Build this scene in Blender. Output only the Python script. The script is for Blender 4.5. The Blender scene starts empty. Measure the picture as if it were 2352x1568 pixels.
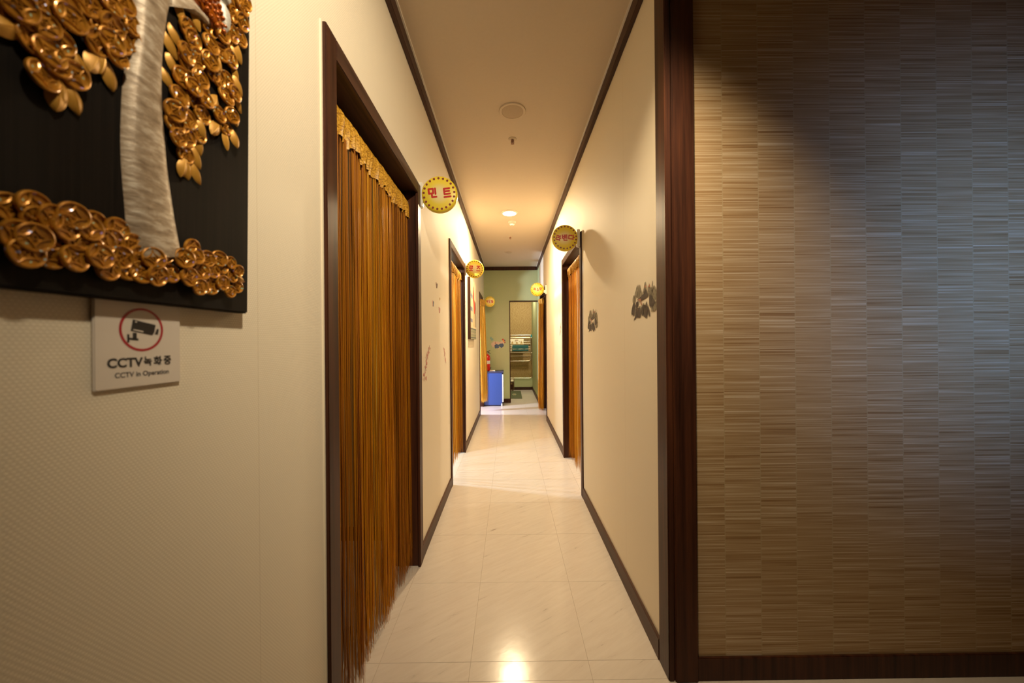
import bpy, bmesh, math, random
from mathutils import Vector, Matrix, Euler
sc = bpy.context.scene
COL = sc.collection
# ---------------------------------------------------------------- camera
cam_d = bpy.data.cameras.new('camera'); cam = bpy.data.objects.new('camera', cam_d); COL.objects.link(cam)
r_, u_, f_ = Vector((0.999943, -0.006875, -0.008166)), Vector((0.008167, 0.000175, 0.999967)), Vector((0.006873, 0.999976, -0.000231))
m = Matrix.Identity(4)
for i in range(3):
    m[i][0] = r_[i]; m[i][1] = u_[i]; m[i][2] = -f_[i]
m[2][3] = 1.231
cam.matrix_world = m
cam_d.sensor_width = 36.0; cam_d.lens = 825.0 * 36.0 / 2352.0; cam_d.clip_start = 0.02
cam_d.dof.use_dof = True; cam_d.dof.focus_distance = 3.2; cam_d.dof.aperture_fstop = 3.6
sc.camera = cam
# ---------------------------------------------------------------- world, exposure, room lamps and added lights
w = bpy.data.worlds.new('world'); sc.world = w; w.use_nodes = True
w.node_tree.nodes['Background'].inputs[0].default_value = (0.55, 0.7, 1.0, 1)
w.node_tree.nodes['Background'].inputs[1].default_value = 0.02
sc.view_settings.view_transform = 'Standard'; sc.view_settings.look = 'None'
sc.view_settings.exposure = 0.08; sc.view_settings.gamma = 1.0; sc.view_settings.use_curve_mapping = False
try:
    sc.cycles.use_denoising = True; sc.cycles.max_bounces = 10; sc.cycles.diffuse_bounces = 6
    sc.cycles.sample_clamp_indirect = 4.0; sc.cycles.use_adaptive_sampling = True; sc.cycles.adaptive_threshold = 0.01
    sc.cycles.caustics_reflective = False; sc.cycles.caustics_refractive = False
except Exception: pass
WARM = (1.0, 0.77, 0.46); SOFT = (1.0, 0.86, 0.66); COLD = (0.70, 0.82, 1.0); BLUE = (0.30, 0.52, 1.0)
def area(name, loc, rot, size, power, color, shape='DISK', size_y=None, spread=None):
    d = bpy.data.lights.new(name, 'AREA'); d.shape = shape; d.size = size
    if size_y: d.size_y = size_y
    d.energy = power; d.color = color
    if spread: d.spread = math.radians(spread)
    o = bpy.data.objects.new(name, d); o.location = loc; o.rotation_euler = rot; COL.objects.link(o); return o
def point(name, loc, power, color, radius=0.06):
    d = bpy.data.lights.new(name, 'POINT'); d.energy = power; d.color = color; d.shadow_soft_size = radius
    o = bpy.data.objects.new(name, d); o.location = loc; COL.objects.link(o); return o
area('corridor_lamp', (0.011, 4.187, 2.698), (0, 0, 0), 0.15, 60, WARM)
def spot(name, loc, aim, power, color, angle, blend=1.0, radius=0.05):
    d = bpy.data.lights.new(name, 'SPOT'); d.energy = power; d.color = color; d.spot_size = math.radians(angle); d.spot_blend = blend; d.shadow_soft_size = radius
    o = bpy.data.objects.new(name, d); o.location = loc; o.rotation_euler = (Vector(aim) - Vector(loc)).to_track_quat('-Z', 'Y').to_euler(); COL.objects.link(o); return o
spot('hall_lamp', (0.42, 0.02, 2.69), (-0.44, 1.32, 1.72), 172, (1.0, 0.82, 0.56), 86)
spot('added_wall_spot', (0.18, 0.60, 2.69), (0.60, 1.50, 1.10), 132, (1.0, 0.78, 0.48), 66)  # added unseen spot, lifts the wallpaper by the post and the right wall
area('added_blue_light', (1.80, -2.66, 1.45), (math.radians(90), 0, 0), 0.7, 3.2, BLUE, 'RECTANGLE', 0.7, spread=26)  # added narrow blue light, tints the right part of the front wall
point('room_lamp_near', (-1.75, 1.45, 2.25), 5, SOFT, 0.04)
point('room_lamp_left', (-1.48, 3.39, 2.2), 190, (0.58, 0.80, 1.0), 0.03)
point('room_lamp_right', (1.65, 3.1, 2.2), 60, SOFT, 0.04)
point('room_lamp_far_left', (-1.70, 6.12, 1.15), 290, COLD, 0.10)
point('room_lamp_far_right', (1.6, 6.7, 2.2), 0.6, COLD)
area('end_room_lamp', (0.42, 8.2, 2.69), (0, 0, 0), 0.2, 38, (1.0, 0.87, 0.62))
# ---------------------------------------------------------------- materials
def newmat(name):
    mt = bpy.data.materials.new(name); mt.use_nodes = True
    nt = mt.node_tree; return mt, nt, nt.nodes['Principled BSDF'], nt.nodes, nt.links
def setb(b, **k):
    for key, v in k.items():
        b.inputs[{'base': 'Base Color', 'rough': 'Roughness', 'metal': 'Metallic', 'spec': 'Specular IOR Level', 'coat': 'Coat Weight',
                  'sheen': 'Sheen Weight', 'trans': 'Transmission Weight'}[key]].default_value = (v + (1,)) if isinstance(v, tuple) else v
def plain(name, color, rough=0.5, metal=0.0, spec=0.5, noise=0.12, scale=30.0, bump=0.0):
    mt, nt, b, N, L = newmat(name)
    setb(b, rough=rough, metal=metal, spec=spec)
    tc = N.new('ShaderNodeTexCoord'); n = N.new('ShaderNodeTexNoise'); n.inputs['Scale'].default_value = scale; n.inputs['Detail'].default_value = 3
    L.new(tc.outputs['Object'], n.inputs['Vector'])
    mx = N.new('ShaderNodeMix'); mx.data_type = 'RGBA'
    mx.inputs['A'].default_value = tuple(c * (1 - noise) for c in color) + (1,); mx.inputs['B'].default_value = tuple(min(1, c * (1 + noise)) for c in color) + (1,)
    L.new(n.outputs['Fac'], mx.inputs['Factor']); L.new(mx.outputs['Result'], b.inputs['Base Color'])
    if bump:
        bp = N.new('ShaderNodeBump'); bp.inputs['Strength'].default_value = bump; bp.inputs['Distance'].default_value = 0.002
        L.new(n.outputs['Fac'], bp.inputs['Height']); L.new(bp.outputs['Normal'], b.inputs['Normal'])
    return mt
def ramp(N, stops):
    r = N.new('ShaderNodeValToRGB'); e = r.color_ramp.elements
    e[0].position, e[0].color = stops[0][0], stops[0][1] + (1,)
    e[1].position, e[1].color = stops[-1][0], stops[-1][1] + (1,)
    for p, c in stops[1:-1]:
        x = e.new(p); x.color = c + (1,)
    return r
def streak(name, stops, sx, sy, sz, rough=0.45, spec=0.4, bump=0.0, metal=0.0, detail=4):
    mt, nt, b, N, L = newmat(name); setb(b, rough=rough, spec=spec, metal=metal)
    tc = N.new('ShaderNodeTexCoord'); mp = N.new('ShaderNodeMapping'); mp.inputs['Scale'].default_value = (sx, sy, sz)
    n = N.new('ShaderNodeTexNoise'); n.inputs['Scale'].default_value = 1.0; n.inputs['Detail'].default_value = detail; n.inputs['Roughness'].default_value = 0.65
    L.new(tc.outputs['Object'], mp.inputs['Vector']); L.new(mp.outputs['Vector'], n.inputs['Vector'])
    r = ramp(N, stops); L.new(n.outputs['Fac'], r.inputs['Fac']); L.new(r.outputs['Color'], b.inputs['Base Color'])
    if bump:
        bp = N.new('ShaderNodeBump'); bp.inputs['Strength'].default_value = bump; bp.inputs['Distance'].default_value = 0.002
        L.new(n.outputs['Fac'], bp.inputs['Height']); L.new(bp.outputs['Normal'], b.inputs['Normal'])
    return mt
def math_node(N, L, op, a, b=None):
    n = N.new('ShaderNodeMath'); n.operation = op
    for i, v in enumerate((a, b)):
        if v is None: continue
        if isinstance(v, (int, float)): n.inputs[i].default_value = v
        else: L.new(v, n.inputs[i])
    return n.outputs[0]
def mat_cream_wallpaper(name='cream_wallpaper', amount=1.0):
    # embossed cream wallpaper: rows of small dots, faint vertical joints between lengths
    mt, nt, b, N, L = newmat(name); setb(b, rough=0.62, spec=0.3)
    tc = N.new('ShaderNodeTexCoord'); sp = N.new('ShaderNodeSeparateXYZ'); L.new(tc.outputs['Object'], sp.inputs[0])
    y, z = sp.outputs[1], sp.outputs[2]
    row = math_node(N, L, 'FLOOR', math_node(N, L, 'MULTIPLY', z, 250.0))
    half = math_node(N, L, 'MULTIPLY', math_node(N, L, 'MODULO', row, 2.0), 0.5)
    sy = math_node(N, L, 'SINE', math_node(N, L, 'MULTIPLY', math_node(N, L, 'ADD', math_node(N, L, 'MULTIPLY', y, 180.0), half), 6.2832))
    sz = math_node(N, L, 'SINE', math_node(N, L, 'MULTIPLY', z, 250.0 * 6.2832))
    pat = math_node(N, L, 'MULTIPLY', math_node(N, L, 'ADD', sy, 1.0), math_node(N, L, 'ADD', sz, 1.0))
    pat = math_node(N, L, 'MULTIPLY', pat, 0.25)
    if amount < 1: pat = math_node(N, L, 'ADD', math_node(N, L, 'MULTIPLY', pat, amount), 0.5 * (1 - amount))
    fr = math_node(N, L, 'FRACT', math_node(N, L, 'DIVIDE', math_node(N, L, 'ADD', y, 0.33), 1.06))
    joint = math_node(N, L, 'LESS_THAN', fr, 0.0010)
    mx = N.new('ShaderNodeMix'); mx.data_type = 'RGBA'; mx.inputs['A'].default_value = (0.72, 0.65, 0.52, 1); mx.inputs['B'].default_value = (0.82, 0.75, 0.62, 1)
    L.new(pat, mx.inputs['Factor'])
    m2 = N.new('ShaderNodeMix'); m2.data_type = 'RGBA'; m2.inputs['B'].default_value = (0.58, 0.50, 0.38, 1)
    L.new(joint, m2.inputs['Factor']); L.new(mx.outputs['Result'], m2.inputs['A'])
    L.new(m2.outputs['Result'], b.inputs['Base Color'])
    bp = N.new('ShaderNodeBump'); bp.inputs['Strength'].default_value = 0.25; bp.inputs['Distance'].default_value = 0.0008
    L.new(pat, bp.inputs['Height']); L.new(bp.outputs['Normal'], b.inputs['Normal'])
    return mt
def mat_reed_wallpaper():
    # printed reed pattern: upright strips 131 mm wide, fine irregular horizontal lines
    mt, nt, b, N, L = newmat('reed_wallpaper'); setb(b, rough=0.55, spec=0.35)
    tc = N.new('ShaderNodeTexCoord'); sp = N.new('ShaderNodeSeparateXYZ'); L.new(tc.outputs['Object'], sp.inputs[0])
    xs = math_node(N, L, 'DIVIDE', math_node(N, L, 'SUBTRACT', sp.outputs[0], 0.6465), 0.1312)
    idx = math_node(N, L, 'FLOOR', xs); fr = math_node(N, L, 'FRACT', xs)
    def lines(fx, fz, seed):
        cb = N.new('ShaderNodeCombineXYZ')
        L.new(math_node(N, L, 'MULTIPLY', sp.outputs[0], fx), cb.inputs[0])
        L.new(math_node(N, L, 'MULTIPLY', sp.outputs[2], fz), cb.inputs[1])
        L.new(math_node(N, L, 'MULTIPLY', idx, seed), cb.inputs[2])
        n = N.new('ShaderNodeTexNoise'); n.inputs['Scale'].default_value = 1.0; n.inputs['Detail'].default_value = 2.0; n.inputs['Roughness'].default_value = 0.6
        L.new(cb.outputs[0], n.inputs['Vector']); return n.outputs['Fac']
    a = lines(1.8, 290.0, 7.31); c = lines(3.0, 110.0, 3.77)
    f = math_node(N, L, 'ADD', math_node(N, L, 'MULTIPLY', a, 0.75), math_node(N, L, 'MULTIPLY', c, 0.25))
    r = ramp(N, [(0.34, (0.24, 0.13, 0.052)), (0.44, (0.37, 0.245, 0.125)), (0.54, (0.43, 0.305, 0.175)), (0.66, (0.60, 0.49, 0.35))])
    L.new(f, r.inputs['Fac'])
    jt = math_node(N, L, 'LESS_THAN', fr, 0.022)
    mx = N.new('ShaderNodeMix'); mx.data_type = 'RGBA'; mx.inputs['B'].default_value = (0.42, 0.33, 0.20, 1)
    L.new(math_node(N, L, 'MULTIPLY', jt, 0.8), mx.inputs['Factor']); L.new(r.outputs['Color'], mx.inputs['A'])
    L.new(mx.outputs['Result'], b.inputs['Base Color'])
    bp = N.new('ShaderNodeBump'); bp.inputs['Strength'].default_value = 0.2; bp.inputs['Distance'].default_value = 0.001
    L.new(f, bp.inputs['Height']); L.new(bp.outputs['Normal'], b.inputs['Normal'])
    return mt
def mat_tile():
    mt, nt, b, N, L = newmat('vinyl_tile'); setb(b, rough=0.17, spec=0.24)
    tc = N.new('ShaderNodeTexCoord'); oi = N.new('ShaderNodeObjectInfo')
    mp0 = N.new('ShaderNodeMapping'); mp0.inputs['Rotation'].default_value = (0, 0, math.radians(-34))
    mp = N.new('ShaderNodeMapping'); mp.inputs['Scale'].default_value = (5, 38, 1)
    va = N.new('ShaderNodeVectorMath'); va.operation = 'ADD'
    cb = N.new('ShaderNodeCombineXYZ'); L.new(math_node(N, L, 'MULTIPLY', oi.outputs['Random'], 40.0), cb.inputs[0]); L.new(math_node(N, L, 'MULTIPLY', oi.outputs['Random'], 17.0), cb.inputs[1])
    L.new(tc.outputs['Object'], va.inputs[0]); L.new(cb.outputs[0], va.inputs[1]); L.new(va.outputs[0], mp0.inputs['Vector']); L.new(mp0.outputs['Vector'], mp.inputs['Vector'])
    n = N.new('ShaderNodeTexNoise'); n.inputs['Scale'].default_value = 1.0; n.inputs['Detail'].default_value = 6; n.inputs['Roughness'].default_value = 0.7; n.inputs['Distortion'].default_value = 0.4
    L.new(mp.outputs['Vector'], n.inputs['Vector'])
    r = ramp(N, [(0.28, (0.32, 0.265, 0.23)), (0.36, (0.53, 0.465, 0.41)), (0.55, (0.56, 0.497, 0.442)), (0.75, (0.585, 0.525, 0.47))])
    L.new(n.outputs['Fac'], r.inputs['Fac']); L.new(r.outputs['Color'], b.inputs['Base Color'])
    n2 = N.new('ShaderNodeTexNoise'); n2.inputs['Scale'].default_value = 13.0; n2.inputs['Detail'].default_value = 3; L.new(va.outputs[0], n2.inputs['Vector'])
    bp = N.new('ShaderNodeBump'); bp.inputs['Strength'].default_value = 0.10; bp.inputs['Distance'].default_value = 0.004
    L.new(n2.outputs['Fac'], bp.inputs['Height']); L.new(bp.outputs['Normal'], b.inputs['Normal'])
    return mt
def mat_thread():
    mt, nt, b, N, L = newmat('gold_thread'); setb(b, rough=0.45, spec=0.22)
    at = N.new('ShaderNodeAttribute'); at.attribute_name = 'tone'
    r = ramp(N, [(0.0, (0.26, 0.075, 0.008)), (0.35, (0.50, 0.185, 0.012)), (0.7, (0.72, 0.32, 0.010)), (0.93, (0.80, 0.40, 0.016)), (1.0, (0.98, 0.74, 0.16))])  # top stop: brightness painted into the far left curtain
    L.new(at.outputs['Fac'], r.inputs['Fac']); L.new(r.outputs['Color'], b.inputs['Base Color'])
    tr = N.new('ShaderNodeBsdfTranslucent'); L.new(r.outputs['Color'], tr.inputs['Color'])
    ms = N.new('ShaderNodeMixShader'); ms.inputs[0].default_value = 0.36
    L.new(b.outputs[0], ms.inputs[1]); L.new(tr.outputs[0], ms.inputs[2]); L.new(ms.outputs[0], N['Material Output'].inputs['Surface'])
    return mt
def mat_valance():
    mt, nt, b, N, L = newmat('gold_woven_band'); setb(b, rough=0.45, spec=0.4)
    tc = N.new('ShaderNodeTexCoord'); mp = N.new('ShaderNodeMapping'); mp.inputs['Scale'].default_value = (40, 160, 260)
    n = N.new('ShaderNodeTexNoise'); n.inputs['Scale'].default_value = 1.0; L.new(tc.outputs['Object'], mp.inputs[0]); L.new(mp.outputs[0], n.inputs['Vector'])
    r = ramp(N, [(0.35, (0.24, 0.105, 0.008)), (0.5, (0.48, 0.25, 0.02)), (0.68, (0.68, 0.40, 0.06))]); L.new(n.outputs['Fac'], r.inputs[0]); L.new(r.outputs[0], b.inputs['Base Color'])
    bp = N.new('ShaderNodeBump'); bp.inputs['Strength'].default_value = 0.5; bp.inputs['Distance'].default_value = 0.002
    L.new(n.outputs['Fac'], bp.inputs['Height']); L.new(bp.outputs[0], b.inputs['Normal'])
    return mt
def mat_gold():
    # amber metallic lacquer with scattered glitter flecks
    mt, nt, b, N, L = newmat('gold_lacquer'); setb(b, rough=0.34, metal=0.35, spec=0.45, coat=0.25)
    b.inputs['Coat Roughness'].default_value = 0.12
    tc = N.new('ShaderNodeTexCoord'); n = N.new('ShaderNodeTexNoise'); n.inputs['Scale'].default_value = 60; n.inputs['Detail'].default_value = 3
    L.new(tc.outputs['Object'], n.inputs['Vector'])
    r = ramp(N, [(0.3, (0.26, 0.10, 0.008)), (0.55, (0.46, 0.195, 0.016)), (0.75, (0.60, 0.29, 0.04))]); L.new(n.outputs['Fac'], r.inputs[0])
    v = N.new('ShaderNodeTexVoronoi'); v.inputs['Scale'].default_value = 420; L.new(tc.outputs['Object'], v.inputs['Vector'])
    sp = N.new('ShaderNodeSeparateColor'); L.new(v.outputs['Color'], sp.inputs[0])
    fleck = math_node(N, L, 'GREATER_THAN', sp.outputs[0], 0.985)
    hs = N.new('ShaderNodeCombineColor'); hs.mode = 'HSV'; L.new(sp.outputs[1], hs.inputs[0]); hs.inputs[1].default_value = 0.6; hs.inputs[2].default_value = 1.0
    mx = N.new('ShaderNodeMix'); mx.data_type = 'RGBA'; L.new(math_node(N, L, 'MULTIPLY', fleck, 0.8), mx.inputs['Factor']); L.new(r.outputs[0], mx.inputs['A']); L.new(hs.outputs[0], mx.inputs['B'])
    L.new(mx.outputs['Result'], b.inputs['Base Color'])
    return mt
def mat_pearl(name, stops, sc_=(20, 30, 110)):
    return streak(name, stops, *sc_, rough=0.42, spec=0.5, bump=0.6, metal=0.15, detail=6)
def mat_sign():
    # printed disc: yellow, paler towards the middle
    mt, nt, b, N, L = newmat('yellow_sign_print'); setb(b, rough=0.35, spec=0.5)
    tc = N.new('ShaderNodeTexCoord'); vl = N.new('ShaderNodeVectorMath'); vl.operation = 'LENGTH'; L.new(tc.outputs['Object'], vl.inputs[0])
    r = ramp(N, [(0.0, (0.78, 0.70, 0.50)), (0.030, (0.76, 0.66, 0.36)), (0.065, (0.78, 0.62, 0.06)), (0.105, (0.78, 0.60, 0.03))])
    L.new(vl.outputs['Value'], r.inputs[0]); L.new(r.outputs[0], b.inputs['Base Color'])
    return mt
def mat_leaf_wallpaper():
    # rows of arching fronds printed tone on tone, each row shifted by half a repeat
    mt, nt, b, N, L = newmat('leaf_wallpaper'); setb(b, rough=0.6, spec=0.3)
    tc = N.new('ShaderNodeTexCoord'); sp = N.new('ShaderNodeSeparateXYZ')
    nz = N.new('ShaderNodeTexNoise'); nz.inputs['Scale'].default_value = 7.0; nz.inputs['Detail'].default_value = 2; L.new(tc.outputs['Object'], nz.inputs['Vector'])
    off = N.new('ShaderNodeVectorMath'); off.operation = 'MULTIPLY_ADD'; L.new(nz.outputs['Color'], off.inputs[0]); off.inputs[1].default_value = (0.16, 0.0, 0.16); L.new(tc.outputs['Object'], off.inputs[2]); L.new(off.outputs[0], sp.inputs[0])
    def fan(px, pz, ox, oz, k):
        zz = math_node(N, L, 'DIVIDE', math_node(N, L, 'ADD', sp.outputs[2], oz), pz); row = math_node(N, L, 'FLOOR', zz); v = math_node(N, L, 'FRACT', zz)
        xx = math_node(N, L, 'ADD', math_node(N, L, 'DIVIDE', math_node(N, L, 'ADD', sp.outputs[0], ox), px), math_node(N, L, 'MULTIPLY', row, 0.5))
        u = math_node(N, L, 'ABSOLUTE', math_node(N, L, 'SUBTRACT', math_node(N, L, 'FRACT', xx), 0.5))
        bend = math_node(N, L, 'ADD', u, math_node(N, L, 'MULTIPLY', math_node(N, L, 'MULTIPLY', v, v), -0.30))
        return math_node(N, L, 'SINE', math_node(N, L, 'ADD', math_node(N, L, 'MULTIPLY', bend, k), math_node(N, L, 'MULTIPLY', v, -9.0)))
    f = math_node(N, L, 'ADD', fan(.30, .26, .03, .02, 34.0), math_node(N, L, 'MULTIPLY', fan(.21, .33, .11, .17, 22.0), 0.6))
    r = ramp(N, [(0.15, (0.335, 0.215, 0.085)), (0.45, (0.375, 0.25, 0.104)), (0.9, (0.40, 0.275, 0.118))])
    L.new(math_node(N, L, 'MULTIPLY', math_node(N, L, 'ADD', f, 1.6), 0.31), r.inputs[0]); L.new(r.outputs[0], b.inputs['Base Color'])
    return mt
M = {}
M['cream'] = mat_cream_wallpaper(); M['cream_fine'] = mat_cream_wallpaper('fine_cream_wallpaper', 0.22); M['reed'] = mat_reed_wallpaper(); M['tile'] = mat_tile()
M['thread'] = mat_thread(); M['valance'] = mat_valance(); M['gold'] = mat_gold(); M['sign'] = mat_sign(); M['leafpaper'] = mat_leaf_wallpaper()
M['wood'] = streak('dark_walnut', [(0.3, (0.020, 0.007, 0.004)), (0.5, (0.050, 0.017, 0.009)), (0.72, (0.085, 0.028, 0.012))], 45, 45, 1.6, rough=0.42, spec=0.2)
M['wood_h'] = streak('dark_walnut_along', [(0.3, (0.024, 0.010, 0.007)), (0.5, (0.058, 0.026, 0.016)), (0.72, (0.085, 0.036, 0.022))], 45, 1.6, 45, rough=0.45, spec=0.25)
M['black_grain'] = streak('black_wood_board', [(0.3, (0.0035, 0.003, 0.0028)), (0.55, (0.008, 0.006, 0.005)), (0.75, (0.014, 0.010, 0.008))], 300, 300, 3, rough=0.6, spec=0.13)
M['ceil'] = plain('ceiling_paint', (0.60, 0.51, 0.40), 0.75, noise=0.03, scale=60, bump=0.1)
M['white'] = plain('white_plastic', (0.80, 0.77, 0.70), 0.4, noise=0.03)
M['grille'] = plain('speaker_cloth', (0.46, 0.37, 0.27), 0.7, noise=0.15, scale=400)
M['green'] = plain('sage_green_paper', (0.43, 0.47, 0.255), 0.65, noise=0.05, scale=80)
M['olive'] = plain('olive_room_paper', (0.42, 0.33, 0.14), 0.7, noise=0.05)
M['pink'] = plain('dusty_pink_paper', (0.55, 0.28, 0.20), 0.7, noise=0.05)
M['joint'] = plain('tile_joint', (0.34, 0.27, 0.21), 0.6)
M['sealant'] = plain('cream_sealant', (0.82, 0.74, 0.58), 0.4, noise=0.02)
M['brown_red'] = plain('sign_dot_ink', (0.19, 0.020, 0.012), 0.4)
M['red'] = plain('red_ink', (0.47, 0.012, 0.010), 0.4, noise=0.05)
M['darkred'] = plain('crimson_ink', (0.36, 0.008, 0.020), 0.4, noise=0.05)
M['ink'] = plain('black_ink', (0.010, 0.010, 0.014), 0.4)
M['greyink'] = plain('charcoal_ink', (0.045, 0.04, 0.045), 0.4)
M['acrylic'] = plain('milky_acrylic', (0.66, 0.60, 0.54), 0.25, noise=0.02)
M['steel'] = plain('brushed_steel', (0.46, 0.38, 0.27), 0.32, metal=0.9, noise=0.05)
M['blue'] = plain('royal_blue_laminate', (0.034, 0.080, 0.33), 0.35, noise=0.05)
M['navy'] = plain('navy_edge', (0.035, 0.04, 0.10), 0.4)
M['whitegloss'] = plain('white_door_panel', (0.85, 0.85, 0.85), 0.3, noise=0.02)
M['extred'] = plain('extinguisher_red', (0.55, 0.012, 0.010), 0.25, noise=0.04)
M['black'] = plain('black_rubber', (0.012, 0.012, 0.012), 0.5)
M['teal'] = plain('teal_terry', (0.018, 0.085, 0.085), 0.9, noise=0.35, scale=300, bump=0.4)
M['tealplastic'] = plain('teal_plastic', (0.01, 0.24, 0.27), 0.4)
M['mat'] = plain('green_floor_mat', (0.085, 0.095, 0.045), 0.9, noise=0.2, scale=150, bump=0.3)
M['tan'] = plain('tan_print', (0.50, 0.32, 0.10), 0.7)
M['towelwhite'] = plain('white_cotton', (0.80, 0.72, 0.55), 0.9, noise=0.05)
def brush(name, color, lo, hi):
    # brushed ink: streaky cover that lets the wall through
    mt = plain(name, color, 0.6, noise=0.25, scale=60); nt = mt.node_tree; N, L = nt.nodes, nt.links
    tc = N.new('ShaderNodeTexCoord'); mp = N.new('ShaderNodeMapping'); mp.inputs['Scale'].default_value = (1, 85, 22); n = N.new('ShaderNodeTexNoise'); n.inputs['Scale'].default_value = 1; n.inputs['Detail'].default_value = 4
    L.new(tc.outputs['Object'], mp.inputs[0]); L.new(mp.outputs[0], n.inputs['Vector'])
    r = ramp(N, [(0.34, (lo,) * 3), (0.58, (hi,) * 3)]); L.new(n.outputs['Fac'], r.inputs[0]); L.new(r.outputs[0], N['Principled BSDF'].inputs['Alpha']); return mt
M['inkdark'] = brush('wash_ink_dark', (0.050, 0.030, 0.020), 0.60, 1.0); M['inkgrey'] = brush('wash_ink_grey', (0.27, 0.23, 0.155), 0.10, 0.75)
M['inkmist'] = brush('wash_ink_mist', (0.34, 0.285, 0.185), 0.0, 0.45); M['inkred'] = plain('wash_ink_rust', (0.36, 0.13, 0.07), 0.6, noise=0.2, scale=60)
M['goldleaf'] = plain('pale_gold_leaf', (0.50, 0.255, 0.035), 0.42, metal=0.25, noise=0.2, scale=40)
M['blossom'] = plain('blossom_pink', (0.56, 0.24, 0.21), 0.6, noise=0.2, scale=90)
M['blossom2'] = plain('blossom_pale', (0.66, 0.42, 0.36), 0.6, noise=0.2, scale=90)
M['twig'] = plain('twig_brown', (0.26, 0.13, 0.09), 0.6)
M['amber'] = plain('amber_lacquer', (0.36, 0.085, 0.004), 0.2, metal=0.3, noise=0.4, scale=80)
M['petalpink'] = plain('pale_petal', (0.62, 0.45, 0.34), 0.6)
M['bluegrey'] = plain('slate_blue_print', (0.06, 0.10, 0.18), 0.6)
M['aqua'] = plain('aqua_print', (0.22, 0.36, 0.30), 0.5)
M['purple'] = plain('plum_print', (0.16, 0.03, 0.12), 0.5)
M['orange'] = plain('orange_print', (0.70, 0.25, 0.04), 0.5)
M['picbeige'] = plain('canvas_beige', (0.60, 0.50, 0.34), 0.6, noise=0.1, scale=25)
M['picred'] = plain('canvas_red', (0.42, 0.045, 0.02), 0.6, noise=0.25, scale=25)
M['picblue'] = plain('canvas_blue', (0.05, 0.09, 0.24), 0.6, noise=0.2, scale=25)
M['picgrey'] = plain('canvas_grey_green', (0.26, 0.26, 0.17), 0.6, noise=0.2, scale=60)
M['picdark'] = plain('canvas_dark_slate', (0.06, 0.065, 0.08), 0.6, noise=0.2)
M['pearl'] = mat_pearl('mother_of_pearl_bark', [(0.3, (0.20, 0.145, 0.095)), (0.5, (0.35, 0.27, 0.19)), (0.66, (0.55, 0.48, 0.39))], (30, 45, 130))
M['silver'] = mat_pearl('silver_leaf', [(0.3, (0.40, 0.38, 0.34)), (0.6, (0.66, 0.64, 0.58))], (120, 40, 120))
mt, nt, b, N, L = newmat('lamp_diffuser'); b.inputs['Emission Color'].default_value = (1.0, 0.80, 0.50, 1); b.inputs['Emission Strength'].default_value = 14.0; M['lamp'] = mt
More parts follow.
